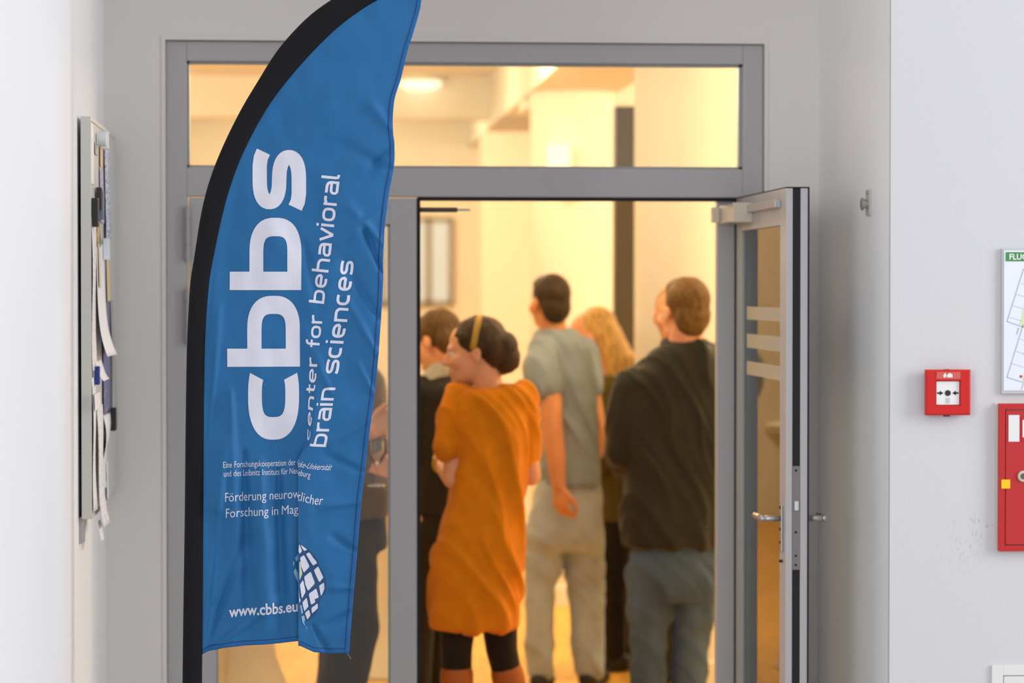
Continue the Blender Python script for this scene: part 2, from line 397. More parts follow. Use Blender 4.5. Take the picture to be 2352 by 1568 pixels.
gp = box('glass_pane', (x0 + 0.010, yl0 + sz + 0.001, 0.141), (x0 + 0.018, yl1 - sz - 0.001, ltop - 0.111), M['glass'], d3)
for (pa, pb) in ((705, 736), (770, 803), (835, 867)):
    z1 = Zat(1750, pa, 8.35); z0 = Zat(1750, pb, 8.35)
    box('marking_strip', (x0 + 0.0085, yl0 + sz + 0.004, z0), (x0 + 0.0098, yl1 - sz - 0.06, z1), M['tape'], gp)
# lock faceplate on the free edge
zf1, zf0 = Zat(1828, 1070, yl0), Zat(1828, 1308, yl0)
fp = box('lock_plate', (x0 + 0.0205, yl0 - 0.001, zf0), (x0 + 0.0435, yl0 + 0.003, zf1), mat('lock_plate_grey', srgb(128, 123, 120), 0.5, 0.2), d3)
box('latch', (x0 + 0.026, yl0 - 0.010, Zat(1828, 1172, yl0)), (x0 + 0.038, yl0 - 0.0005, Zat(1828, 1150, yl0)), M['chrome'], fp, 0.002)
for q in (1080, 1222, 1276, 1297):
    zz = Zat(1828, q, yl0); cyl('screw', (x0 + 0.031, yl0 - 0.0015, zz), (x0 + 0.031, yl0 - 0.0009, zz), 0.004, M['black'], fp, seg=12)
zhd = Zat(1800, 1190, yl0 + 0.05); yh = yl0 + 0.05
def lever(side):
    s = -1 if side < 0 else 1; xf = x0 if s < 0 else x1
    pl = box('handle_plate', (xf, yh - 0.014, zhd - 0.10), (xf + s * 0.008, yh + 0.014, zhd + 0.04), M['steel'], d3, 0.002)
    bm = bmesh.new()
    add_cyl(bm, (xf + s * 0.008, yh, zhd), (xf + s * 0.062, yh, zhd), 0.009)
    r = bmesh.ops.create_uvsphere(bm, u_segments=14, v_segments=8, radius=0.0105); bmesh.ops.translate(bm, verts=r['verts'], vec=(xf + s * 0.062, yh, zhd))
    add_cyl(bm, (xf + s * 0.062, yh, zhd), (xf + s * 0.066, yh + 0.115, zhd + 0.001), 0.0105, 0.009)
    r = bmesh.ops.create_uvsphere(bm, u_segments=14, v_segments=8, radius=0.009); bmesh.ops.translate(bm, verts=r['verts'], vec=(xf + s * 0.066, yh + 0.115, zhd + 0.001))
    bm_obj('handle', bm, M['steel'], d3, True)
    if s < 0:
        for q in (1165, 1215, 1245, 1288): 
            zz = Zat(1792, q, yh); box('screw_cap', (xf + s * 0.010, yh - 0.006, zz - 0.004), (xf + s * 0.002, yh + 0.006, zz + 0.004), M['black'], pl)
lever(-1); lever(1)
# overhead closer on the leaf
zc0, zc1 = Zat(1680, 512, 8.7), Zat(1680, 470, 8.7)
cb = box('closer', (XF - 0.062, 8.56, zc0), (XF, 8.84, zc1), M['closer'], d3, 0.004)
box('closer_cap', (XF - 0.064, 8.53, zc0 - 0.002), (XF, 8.56, zc1 + 0.002), mat('closer_cap_beige', srgb(205, 195, 175), 0.5), cb, 0.003)
box('closer_rail', (XF - 0.02, 8.02, zc0 + 0.03), (XF, 8.53, zc0 + 0.055), M['closer'], d3, 0.003)
box('closer_arm', (XF - 0.088, 8.83, zc0 + 0.005), (XF - 0.062, 8.86, zc1 - 0.004), mat('closer_arm_beige', srgb(215, 200, 170), 0.5), d3, 0.003)

# ------------------------------------------------------------------ things on the walls
# door holder on the niche's side wall
hp = onX(1997, 465, XR); e = empty('door_holder', (XR, hp.y, hp.z))
box('plate', (XR - 0.006, hp.y - 0.03, hp.z - 0.04), (XR, hp.y + 0.03, hp.z + 0.04), mat('holder_plate', srgb(195, 188, 180), 0.5), e, 0.002)
cyl('stem', (XR - 0.018, hp.y, hp.z - 0.005), (XR - 0.006, hp.y, hp.z - 0.005), 0.014, M['steel'], e)
cyl('cap', (XR - 0.026, hp.y, hp.z - 0.005), (XR - 0.018, hp.y, hp.z - 0.005), 0.020, M['steel'], e, bevel=0.003)
cyl('screw', (XR - 0.009, hp.y, hp.z + 0.03), (XR - 0.006, hp.y, hp.z + 0.03), 0.007, M['steel'], e)
tag(e, 'small grey metal door holder screwed to the plain side wall', 'door holder')

# fire call point
R_ = mat('red_plastic', srgb(200, 22, 16), 0.35, spec=0.5)
a = onY(2120, 951, YR); b = onY(2223, 849, YR); cx, cz = (a.x + b.x) / 2, (a.z + b.z) / 2; hw = (b.x - a.x) / 2
e = empty('fire_call_point', (cx, YR, cz - hw))
box('back_box', (a.x + 0.006, YR - 0.018, a.z + 0.006), (b.x - 0.006, YR, b.z - 0.006), R_, e, 0.003)
bm = bmesh.new(); yy = YR - 0.018
w_ = hw * 0.53
def ring(x, z, r, y, rz=None):
    rz = rz or r
    return [(x - r, y, z - rz), (x + r, y, z - rz), (x + r, y, z + rz), (x - r, y, z + rz)]
vv = ring(cx, cz, hw, yy) + ring(cx, cz, hw, yy - 0.014) + ring(cx, cz, hw * 0.93, yy - 0.018) + ring(cx, cz - 0.002, w_ * 1.06, yy - 0.018) + ring(cx, cz - 0.002, w_, yy - 0.008)
ff = []
for k in range(4):
    for i in range(4): ff.append((k * 4 + i, k * 4 + (i + 1) % 4, (k + 1) * 4 + (i + 1) % 4, (k + 1) * 4 + i))
ff.append((0, 3, 2, 1)); ff.append((16, 17, 18, 19))
cover = obj('cover', vv, ff, R_, e)
white = mat('white_plastic', (0.80, 0.80, 0.78, 1), 0.35)
box('press_panel', (cx - w_ * 0.97, yy - 0.011, cz - 0.002 - w_ * 0.97), (cx + w_ * 0.97, yy - 0.0085, cz - 0.002 + w_ * 0.97), white, e, 0.001)
dk = mat('print_black', (0.015, 0.015, 0.018, 1), 0.5)
cyl('press_dot', (cx, yy - 0.0125, cz - 0.002), (cx, yy - 0.0112, cz - 0.002), hw * 0.13, dk, e)
for s in (-1, 1):
    x_ = cx + s * hw * 0.33
    obj('arrow', [(x_ + s * 0.010, yy - 0.0116, cz + 0.0005), (x_ + s * 0.010, yy - 0.0116, cz - 0.0045), (x_, yy - 0.0116, cz - 0.0045), (x_, yy - 0.0116, cz + 0.0005),
                  (x_ + s * 0.002, yy - 0.0116, cz + 0.005), (x_ + s * 0.002, yy - 0.0116, cz - 0.009), (x_ - s * 0.009, yy - 0.0116, cz - 0.002)],
        [(0, 1, 2, 3), (4, 5, 6)], dk, e)
box('label_strip', (cx - w_, yy - 0.0195, cz + w_ * 1.12), (cx + w_, yy - 0.0180, cz + hw * 0.90), mat('label_pale_red', srgb(205, 95, 80), 0.4), e)
vv = []; ff = []
for i in range(12):
    vv.append((cx + 0.006 + 0.008 * math.cos(i * math.pi / 6), yy - 0.0199, cz + hw * 0.755 + 0.0075 * math.sin(i * math.pi / 6)))
obj('house_symbol', [(cx - 0.004, yy - 0.0199, cz + hw * 0.66), (cx + 0.012, yy - 0.0199, cz + hw * 0.66), (cx + 0.012, yy - 0.0199, cz + hw * 0.78), (cx + 0.004, yy - 0.0199, cz + hw * 0.86), (cx - 0.004, yy - 0.0199, cz + hw * 0.78)],
    [(0, 1, 2, 3, 4)], white, e)
obj('flame_symbol', [(cx - 0.014, yy - 0.0199, cz + hw * 0.66), (cx - 0.008, yy - 0.0199, cz + hw * 0.66), (cx - 0.006, yy - 0.0199, cz + hw * 0.75), (cx - 0.010, yy - 0.0199, cz + hw * 0.87), (cx - 0.016, yy - 0.0199, cz + hw * 0.75)],
    [(0, 1, 2, 3, 4)], white, e)
box('key_slot', (cx - 0.006, yy - 0.0118, cz - w_ * 0.9), (cx + 0.006, yy - 0.0110, cz - w_ * 0.45), mat('slot_grey', srgb(190, 196, 190), 0.4), e)
for s in (-1, 1):
    box('clip', (cx - 0.012, yy - 0.012, cz + s * (hw + 0.002) - 0.002), (cx + 0.006, yy - 0.004, cz + s * (hw - 0.001) + 0.002), dk, e)
tag(e, 'red square fire alarm call point with white press panel', 'fire alarm')

# escape plan
a = onY(2298, 904, YR); b = onY(2600, 571, YR)
px1 = a.x + 0.594
e = empty('escape_plan', ((a.x + px1) / 2, YR, a.z))
box('backing', (a.x, YR - 0.012, a.z), (px1, YR, b.z), mat('plan_frame', srgb(190, 190, 192), 0.4), e, 0.002)
paper = mat('plan_sheet', srgb(226, 230, 240), 0.45)
sh = box('sheet', (a.x + 0.006, YR - 0.0135, a.z + 0.010), (px1 - 0.006, YR - 0.0121, b.z - 0.006), paper, e)
green = mat('plan_green', srgb(60, 140, 70), 0.5)
g0 = onY(2307, 600, YR); g1 = onY(2307, 579, YR)
box('title_bar', (g0.x, YR - 0.0142, g0.z), (px1 - 0.02, YR - 0.0136, g1.z), green, sh)
tv, tf = text_mesh('FLUCHT- UND RETTUNGSPLAN', 0.0235, 0.0006, 1.0)
obj('title_lettering', [(g0.x + 0.010 + x, YR - 0.0146, g0.z + 0.0055 + z) for x, z in tv], tf, white, sh)
ln = mat('plan_line', srgb(178, 182, 192), 0.5); pg = mat('plan_pale_green', srgb(205, 222, 175), 0.5); pr = mat('plan_red', srgb(200, 60, 60), 0.5)
def strip(pts, wd, m, name):
    vv = []; ff = []
    for (p, q) in zip(pts, pts[1:]):
        P = onY(p[0], p[1], YR); Q = onY(q[0], q[1], YR); d = Vector((Q.x - P.x, 0, Q.z - P.z)).normalized(); nrm = Vector((-d.z, 0, d.x)) * wd
        k = len(vv)
        for A_ in (P + nrm, P - nrm, Q - nrm, Q + nrm): vv.append((A_.x, YR - 0.0139, A_.z))
        ff.append((k, k + 1, k + 2, k + 3))
    obj(name, vv, ff, m, sh)
strip([(2390, 520 + 115), (2348, 618), (2310, 738), (2420, 775)], 0.0016, ln, 'plan_walls')
strip([(2420, 770), (2347, 746), (2310, 866), (2420, 900)], 0.0016, ln, 'plan_walls')
for i in range(4):
    strip([(2342 - i * 9, 650 + i * 26), (2372 - i * 9, 659 + i * 26)], 0.0007, ln, 'plan_walls')
for i in range(3):
    strip([(2340 - i * 10, 778 + i * 28), (2368 - i * 10, 787 + i * 28)], 0.0007, ln, 'plan_walls')
strip([(2337, 752), (2332, 768)], 0.002, ln, 'plan_walls'); strip([(2348, 880), (2343, 894)], 0.0013, ln, 'plan_walls')
def poly(pts, m, name, dy=0.0137):
    obj(name, [(onY(x, y, YR).x, YR - dy, onY(x, y, YR).z) for x, y in pts], [tuple(range(len(pts)))], m, sh)
poly([(2338, 745), (2352, 690), (2390, 700), (2375, 757)], pg, 'escape_route'); poly([(2345, 873), (2358, 815), (2395, 825), (2380, 884)], pg, 'escape_route')
for (x, y) in ((2342, 864), (2352, 872), (2352, 812)): poly([(x - 3, y - 3), (x + 3, y - 3), (x + 3, y + 3), (x - 3, y + 3)], pr, 'plan_marker', 0.0140)
tag(e, 'white escape plan board with green title bar above the red cabinet', 'sign')

# red wall cabinet
a = onY(2290, 1264, YR); b = onY(2600, 925, YR); cw = 0.36; bx1 = a.x + cw
RC = mat('red_enamel', srgb(190, 30, 30), 0.4, bump=0.04, bscale=150)
RD = mat('red_enamel_door', srgb(186, 38, 40), 0.42, bump=0.04, bscale=150)
e = empty('fire_cabinet', ((a.x + bx1) / 2, YR, a.z))
box('rim', (a.x - 0.010, YR - 0.004, a.z - 0.004), (bx1 + 0.010, YR, b.z + 0.002), mat('cabinet_sealant', srgb(205, 203, 200), 0.6), e)
fr = 0.017
for (p, q) in (((a.x, a.z), (a.x + fr, b.z)), ((bx1 - fr, a.z), (bx1, b.z)), ((a.x + fr, a.z), (bx1 - fr, a.z + fr)), ((a.x + fr, b.z - fr), (bx1 - fr, b.z))):
    box('frame', (p[0], YR - 0.024, p[1]), (q[0], YR - 0.004, q[1]), RC, e, 0.0015)
dr = box('door', (a.x + fr + 0.003, YR - 0.021, a.z + fr + 0.003), (bx1 - fr - 0.003, YR - 0.008, b.z - fr - 0.003), RD, e, 0.0015)
y_ = YR - 0.0214
q0 = onY(2312, 1013, YR); q1 = onY(2337, 952, YR)
box('label_blank', (q0.x, y_ - 0.0008, q0.z), (q1.x, y_, q1.z), mat('label_white', srgb(225, 225, 225), 0.5), dr)
q0 = onY(2341, 1012, YR); q1 = onY(2400, 955, YR)
box('label_border', (q0.x, y_ - 0.0008, q0.z), (q0.x + 0.16, y_, q1.z), mat('label_red', srgb(200, 20, 25), 0.4), dr)
q2 = onY(2344, 1003, YR); q3 = onY(2400, 963, YR)
box('label_card', (q2.x, y_ - 0.0014, q2.z), (q2.x + 0.145, y_ - 0.0009, q3.z), white, dr)
tv, tf = text_mesh('L', 0.018)
obj('label_lettering', [(q2.x + 0.004 + x, y_ - 0.0016, q2.z + 0.028 + z) for x, z in tv], tf, M['steel'], dr)
lk = onY(2345, 1092, YR)
lo = cyl('lock', (lk.x, YR - 0.028, lk.z), (lk.x, YR - 0.0205, lk.z), 0.0165, mat('lock_ring', srgb(215, 205, 190), 0.3, 0.3), dr, bevel=0.002)
cyl('keyhole', (lk.x, YR - 0.0295, lk.z), (lk.x, YR - 0.0279, lk.z), 0.009, mat('lock_core', srgb(110, 105, 85), 0.4, 0.6), lo)
st = onY(2305, 1110, YR)
box('seal_sticker', (st.x - 0.0135, YR - 0.0262, st.z - 0.0135), (st.x + 0.0135, YR - 0.0242, st.z + 0.0135), mat('yellow_seal', srgb(245, 195, 0), 0.5), e, 0.001)
box('hinge', (bx1 - 0.02, YR - 0.028, a.z + 0.08), (bx1 - 0.012, YR - 0.02, a.z + 0.13), RC, e)
tag(e, 'red metal fire brigade wall cabinet with round lock and yellow seal', 'cabinet')

# white flush access panel low on the same wall
a = onY(2277, 1527, YR); c2 = onY(2305, 1552, YR)
e = empty('access_panel', (a.x + 0.2, YR, a.z - 0.4))
wp = mat('panel_white', srgb(222, 221, 218), 0.5)
for (p, q) in (((a.x, a.z - 0.4), (c2.x - 0.003, a.z)), ((a.x + 0.4 - (c2.x - a.x), a.z - 0.4), (a.x + 0.4, a.z)), ((c2.x - 0.003, c2.z + 0.003), (a.x + 0.4 - (c2.x - a.x), a.z)), ((c2.x - 0.003, a.z - 0.4), (a.x + 0.4 - (c2.x - a.x), a.z - 0.4 + a.z - c2.z))):
    box('frame', (p[0], YR - 0.008, p[1]), (q[0], YR, q[1]), wp, e, 0.001)
box('flap', (c2.x, YR - 0.006, a.z - 0.4 + a.z - c2.z + 0.003), (a.x + 0.4 - (c2.x - a.x) - 0.003, YR, c2.z), wp, e, 0.001)
tag(e, 'white flush access panel low on the wall under the red cabinet', 'panel')
# ------------------------------------------------------------------ notice board with papers (left wall)
XB = XL + 0.040                       # front of the board
yb0 = Yat(210, XB); yb1 = 8.82
bz1 = Zat(205, 267, yb0); bz0 = Zat(205, 1192, yb0)
nb = empty('notice_board', (XL, (yb0 + yb1) / 2, bz0))
fm = mat('board_frame', srgb(208, 206, 198), 0.45, 0.1)
sf = mat('board_surface', srgb(205, 205, 203), 0.35)
bm = bmesh.new(); t_ = 0.012
box('panel', (XL + 0.012, yb0 + 0.004, bz0 + 0.004), (XB - 0.003, yb1 - 0.004, bz1 - 0.004), sf, nb)
for (p, q) in (((yb0, bz0), (yb0 + t_, bz1)), ((yb1 - t_, bz0), (yb1, bz1)), ((yb0 + t_, bz0), (yb1 - t_, bz0 + t_)), ((yb0 + t_, bz1 - t_), (yb1 - t_, bz1))):
    box('frame', (XL + 0.010, p[0], p[1]), (XB, q[0], q[1]), fm, nb, 0.001)
box('wall_bracket', (XL, yb0 + 0.05, bz0 + 0.2), (XL + 0.012, yb0 + 0.1, bz1 - 0.2), M['black'], nb)
box('wall_bracket', (XL, yb1 - 0.1, bz0 + 0.2), (XL + 0.012, yb1 - 0.05, bz1 - 0.2), M['black'], nb)
sp = onX(188, 1250, XL); 
box('shade_strip', (XL, yb0 + 0.02, Zat(188, 1250, yb0)), (XL + 0.009, yb0 + 0.12, bz0 + 0.004), mat('shade_strip_grey', srgb(170, 170, 168), 0.5), nb)  # grey strip added for the shadow band below the board
tag(nb, 'pale framed magnetic notice board hung on the white wall', 'notice board')

XS = XB - 0.003
def print_mat(name, base, ink, amt=0.5, sc=(1, 40, 90)):
    m = mat(name, base, 0.6); nt = m.node_tree; b = nt.nodes['Principled BSDF']
    tc = nt.nodes.new('ShaderNodeTexCoord'); mp = nt.nodes.new('ShaderNodeMapping'); mp.inputs['Scale'].default_value = sc
    nt.links.new(tc.outputs['Object'], mp.inputs[0])
    n = nt.nodes.new('ShaderNodeTexNoise'); n.inputs['Scale'].default_value = 1.0; n.inputs['Detail'].default_value = 2
    nt.links.new(mp.outputs[0], n.inputs[0])
    r = nt.nodes.new('ShaderNodeValToRGB'); r.color_ramp.elements[0].position = amt; r.color_ramp.elements[1].position = amt + 0.06
    r.color_ramp.elements[0].color = ink; r.color_ramp.elements[1].color = base
    nt.links.new(n.outputs[0], r.inputs[0]); nt.links.new(r.outputs[0], b.inputs['Base Color'])
    return m
def sheet(label, pxa, pxb, pya, pyb, m, lift0=0.003, lift1=0.006, curl=0.0, side=0.0, group='papers on the notice board', cat='paper', name='paper_sheet', wave=0.0, ny=6):
    """sheet hanging on the board: px pair gives its stretch along the board, py pair its top and bottom"""
    y0 = Yat(pxa, XS + lift0, 700); y1 = Yat(pxb, XS + lift0, 700)
    ym = (y0 + y1) / 2
    z1 = Zat((pxa + pxb) / 2, pya, ym); z0 = Zat((pxa + pxb) / 2, pyb, ym)
    nz = 22; vv = []; ff = []
    for j in range(nz + 1):
        t = j / nz
        for i in range(ny + 1):
            u = i / ny
            lift = lift0 + (lift1 - lift0) * t + curl * t ** 5 * (1 - side * (1 - u)) + wave * math.sin(t * 5.5 + u)
            vv.append((XS + max(0.0012, lift), y0 + (y1 - y0) * u, z1 + (z0 - z1) * t))
    for j in range(nz):
        for i in range(ny):
            k = j * (ny + 1) + i; ff.append((k, k + 1, k + ny + 2, k + ny + 1))
    off = Vector((XS, ym, z0))
    o = obj(name, [Vector(p) - off for p in vv], ff, m, smooth=True); o.location = off
    s = o.modifiers.new('thickness', 'SOLIDIFY'); s.thickness = 0.0006; s.offset = 0
    tag(o, label, cat, group); return o
def magnet(label, px, py, r, m, depth=0.014, lift=0.004, square=False):
    P = onX(px, py, XS + lift); 
    if square:
        o = box('magnet', (0, -r, -r * 1.5), (depth, r, r * 1.5), m, None, 0.002)
    else:
        o = cyl('magnet', (0, 0, 0), (depth, 0, 0), r, m, None, bevel=0.002)
    o.location = (XS + lift, P.y, P.z)
    tag(o, label, 'magnet', 'magnets on the notice board'); return o
W_ = srgb(235, 236, 240)
pw = mat('paper_white', W_, 0.6); pk = print_mat('paper_black_print', W_, srgb(205, 207, 216), 0.40)
prd = print_mat('paper_red_print', W_, srgb(230, 212, 212), 0.42); pbl = print_mat('paper_blue_print', srgb(225, 228, 240), srgb(120, 130, 175), 0.45)
pye = mat('paper_cream', srgb(228, 208, 160), 0.6); por = mat('paper_orange', srgb(235, 190, 130), 0.6)
pvi = print_mat('paper_violet', srgb(205, 200, 222), srgb(165, 160, 195), 0.5); ppic = print_mat('photo_print', srgb(70, 85, 105), srgb(200, 175, 110), 0.5, (1, 25, 30))
pnv = print_mat('poster_blue', srgb(110, 120, 160), srgb(215, 160, 120), 0.33, (1, 18, 22)); pgy = mat('paper_grey', srgb(176, 178, 172), 0.6)
mk = mat('magnet_black', (0.012, 0.013, 0.013, 1), 0.35); mb = mat('magnet_brown', srgb(60, 42, 40), 0.35); mbl = mat('magnet_blue', srgb(25, 55, 140), 0.35); mwh = mat('magnet_white', srgb(225, 230, 232), 0.4)
sheet('white laminated name plate near the top of the notice board', 209.5, 216.5, 284, 424, pw, 0.002, 0.002)
sheet('small grey note under the notice board top edge', 219, 225, 328, 356, pgy, 0.002, 0.003)
sheet('narrow orange slip under the white top magnet', 231, 235, 330, 384, por, 0.004, 0.005)
sheet('violet printed notice below the orange slip', 230, 238, 386, 512, pvi, 0.003, 0.006)
sheet('long pale sheet at the far upper board corner', 241, 251, 342, 552, pbl, 0.004, 0.010)
sheet('long white list with faint red print under the black magnet', 210, 219, 500, 850, prd, 0.003, 0.008, wave=0.003)
sheet('dark photo print beside the long red printed list', 221, 230, 506, 566, ppic, 0.003, 0.006)
sheet('cream leaflet near the far board edge', 244, 252, 560, 692, pye, 0.004, 0.008)
sheet('white sheet with its lower corner curling forward', 222, 240, 560, 816, pw, 0.003, 0.008, curl=0.034, side=0.2, ny=10)
sheet('tall blue poster behind the curling sheet', 236, 252, 600, 985, pnv, 0.003, 0.006)
sheet('yellow slip beside the curling sheet', 226, 229, 560, 660, pye, 0.006, 0.010)
sheet('white folded flyer below the curling sheet', 219, 233, 828, 872, pw, 0.004, 0.018, curl=0.01)
sheet('white sheet with black print hanging at the lower near corner', 210, 217.5, 866, 1172, prd, 0.003, 0.010, wave=0.003)
sheet('long white printed list hanging below the board edge', 221, 233, 930, 1205, pk, 0.008, 0.018, wave=0.003, curl=0.014)
sheet('bent white leaflet bulging off the lower board', 236, 247, 950, 1120, pw, 0.004, 0.006, wave=0.010)
sheet('white card holder above the long printed list', 216, 230, 902, 940, pw, 0.012, 0.014)
sheet('narrow white strip at the lower far board corner', 243, 247, 1060, 1145, pw, 0.003, 0.006)
sheet('grey poster edge at the far end of the board', 254, 260, 690, 980, pgy, 0.003, 0.016)
sheet('thin white slip dangling lowest under the board', 222, 229, 1196, 1240, pw, 0.010, 0.022)
magnet('black square magnet holding the long red printed list', 212, 488, 0.028, mk, 0.018, 0.004, True)
magnet('dark brown magnet above the dark photo print', 222, 456, 0.022, mb, 0.016, 0.004, True)
magnet('white round magnet above the orange slip', 226, 319, 0.022, mwh, 0.024, 0.006)
magnet('white square magnet at the top far side of the board', 234, 322, 0.018, mwh, 0.02, 0.005, True)
magnet('grey blue clip magnet between photo print and brown magnet', 226, 472, 0.028, mat('magnet_greyblue', srgb(110, 128, 150), 0.4), 0.016, 0.006, True)
magnet('blue square magnet on the white folded flyer', 218, 862, 0.018, mbl, 0.014, 0.006, True)
magnet('white blue magnet on the tall blue poster', 238, 572, 0.022, mwh, 0.018, 0.005, True)
magnet('black square clip magnet at the far lower board edge', 254, 962, 0.024, mk, 0.018, 0.012, True)

# ------------------------------------------------------------------ feather flag
FD = 7.3                              # distance of the flag along the camera axis
def interp(tab, t):
    if t <= tab[0][0]: return tab[0][1]
    for (a, va), (b, vb) in zip(tab, tab[1:]):
        if t <= b: 
            k = (t - a) / (b - a); return va + (vb - va) * k
    return tab[-1][1]
def smooth_tab(pts):
    """monotone-ish Catmull interpolation of y->x"""
    ys = [p[0] for p in pts]; xs = [p[1] for p in pts]
    def f(y):
        if y <= ys[0]: return xs[0]
        if y >= ys[-1]: return xs[-1]
        i = max(j for j in range(len(ys)) if ys[j] <= y); i = min(i, len(ys) - 2)
        h = ys[i + 1] - ys[i]; t = (y - ys[i]) / h
        m0 = (xs[i + 1] - xs[i - 1]) / (ys[i + 1] - ys[i - 1]) if i > 0 else (xs[1] - xs[0]) / (ys[1] - ys[0])
        m1 = (xs[i + 2] - xs[i]) / (ys[i + 2] - ys[i]) if i + 2 < len(xs) else (xs[-1] - xs[-2]) / (ys[-1] - ys[-2])
        t2, t3 = t * t, t * t * t
        return (2 * t3 - 3 * t2 + 1) * xs[i] + (t3 - 2 * t2 + t) * h * m0 + (-2 * t3 + 3 * t2) * xs[i + 1] + (t3 - t2) * h * m1
    return f
inner = smooth_tab([(-30, 960), (-22, 920), (0, 868), (50, 790), (120, 716), (195, 652), (270, 601), (335, 566), (410, 536), (480, 514), (540, 500), (600, 488), (660, 479), (720, 474), (800, 470), (950, 468), (1100, 467), (1300, 466), (1500, 465)])
edge_o = smooth_tab([(-30, 975), (0, 968), (20, 965), (70, 951), (118, 936), (180, 921), (230, 906), (295, 902), (330, 906), (380, 905), (440, 894), (520, 884), (600, 880), (640, 880), (720, 876), (830, 868), (900, 861), (980, 850), (1080, 838), (1130, 831), (1200, 825), (1280, 818), (1350, 812), (1420, 806), (1480, 802)])
def ss(t): t = min(1, max(0, t)); return t * t * (3 - 2 * t)
Wt = [(420, 0), (600, 5), (740, 14), (860, 29), (1000, 50), (1022, 55), (1070, 84), (1150, 98), (1250, 104), (1490, 112)]
def Wf(v): return interp(Wt, v)
def wid(v): return 92 - 32 * ss((v - 1020) / 90)
def s0f(v):
    W, wd = Wf(v), wid(v)
    off = -min(q * wd - W * ss(q) for q in (0.5 + 0.02 * k for k in range(26)))
    return 690 + (685 + off - 690) * ss((v - 1000) / 75)
RND = random.Random(4)
creases = []   # (x0,y0,x1,y1,width,amp mm) in flag px
for (a) in ((880, 560, 800, 470, 10, -4), (882, 640, 830, 500, 9, 4), (870, 820, 800, 690, 9, -4), (876, 740, 790, 600, 12, 3.5), (860, 905, 820, 830, 7, -3),
            (850, 960, 760, 1010, 8, -3), (838, 1075, 745, 1035, 8, 3), (832, 1140, 735, 1150, 8, -3), (822, 1250, 760, 1215, 8, 3), (815, 1330, 750, 1330, 7, -3),
            (812, 1380, 745, 1420, 8, 3), (905, 330, 830, 420, 12, 3.5), (900, 300, 845, 230, 12, -3.5), (900, 390, 780, 330, 14, 3), (890, 470, 780, 560, 10, -3),
            (466, 1495, 520, 1010, 9, -5), (467, 1495, 500, 1180, 6, 5), (468, 1490, 560, 1240, 11, 4), (470, 1490, 640, 1380, 10, -4), (475, 800, 492, 480, 8, 3), (480, 1000, 505, 700, 8, -2.5),
            (600, 1060, 612, 1440, 20, -6), (560, 1040, 575, 1440, 16, 5), (640, 1080, 650, 1460, 14, 5), (530, 900, 545, 1300, 14, -4),
            (700, 560, 740, 720, 14, 2.5), (760, 900, 700, 760, 12, -2.5), (720, 1420, 760, 1490, 8, 3)):
    creases.append(a)
def relief(x, y):
    d = 0.0
    for (x0, y0, x1, y1, wd, amp) in creases:
        dx, dy = x1 - x0, y1 - y0; L2 = dx * dx + dy * dy
        t = ((x - x0) * dx + (y - y0) * dy) / L2
        if t < -0.15 or t > 1.15: continue
        tc = min(1, max(0, t)); e2 = (x - x0 - tc * dx) ** 2 + (y - y0 - tc * dy) ** 2
        ww = wd * (0.5 + 0.8 * tc)
        if e2 > 9 * ww * ww: continue
        d += 3.4 * amp * 0.001 * math.exp(-e2 / (ww * ww)) * (math.sin(math.pi * min(1, max(0, (t + 0.15) / 1.3))) ** 0.6)
    d += 0.012 * noise.noise(Vector((x / 95, y / 170, 3.1))) + 0.0055 * noise.noise(Vector((x / 38, y / 60, 9.7)))
    return d
def flag_px(s, v):
    """cloth coordinate (s, v) -> picture px, py and depth offset (m, + = away)"""
    W = Wf(v); wd = wid(v); s0 = s0f(v); q = (s - s0) / wd
    x = s - W * ss(q)
    hemL = interp([(465, 22), (480, 14), (510, 8), (560, 2), (600, 0), (640, -3), (690, -9)], s)
    hemR = interp([(690, 3), (720, 17), (760, 20), (900, 19)], x)
    b = ss((v - 780) / 640)
    k = ss((q - 0.25) / 0.5)
    y = v + b * (hemL * (1 - k) + hemR * k)
    D = 0.022 * (W / 100) ** 1.2
    if q < 0.35: dep = D * ss((s - (s0 - 75)) / (75 + 0.35 * wd))
    elif q < 0.8: dep = D * (1 - 1.4 * ss((q - 0.35) / 0.45))
    else: dep = -0.4 * D * (1 - ss((s - (s0 + 0.8 * wd)) / 70))
    fall = min(1, max(0, (s - inner(v)) / 25))
    dep += fall * relief(x, v)
    return x, y, dep
def flag_pt(s, v):
    x, y, d = flag_px(s, v)
    return onD(x, y, FD + d)
def flag_n(s, v):
    e = 1.0
    a = flag_pt(s + e, v) - flag_pt(s - e, v); b = flag_pt(s, v + e) - flag_pt(s, v - e)
    n = b.cross(a)
    return n.normalized() if n.length > 0 else Vector((0, -1, 0))
base_pt = onD(441, 700, FD); bx, by = base_pt.x, base_pt.y
flag = empty('feather_flag', (bx, by, 0))
tag(flag, 'tall blue feather flag with black sleeve and white cbbs lettering', 'flag')
blue = mat('flag_blue', srgb(42, 121, 181), 0.55, bump=0.12, bscale=1200, spec=0.35, sheen=0.1, trans=0.22)
blue_h = mat('flag_hem_blue', srgb(32, 100, 162), 0.6, bump=0.12, bscale=900, spec=0.3)
blk = mat('flag_sleeve_black', (0.006, 0.006, 0.008, 1), 0.75, bump=0.15, bscale=700, spec=0.25)
VT, VB = -30.0, 1480.0
NA, NV = 190, 300
vv = []; ff = []
for j in range(NV + 1):
    v_ = VT + (VB - VT) * j / NV
    si = inner(v_) - 6; se_ = max(si + 4, edge_o(v_) + Wf(v_))
    for i in range(NA + 1):
        vv.append(flag_pt(si + (se_ - si) * i / NA, v_))
for j in range(NV):
    for i in range(NA):
        k = j * (NA + 1) + i; ff.append((k, k + NA + 1, k + NA + 2, k + 1))
cloth = obj('cloth', vv, ff, blue, flag, True)
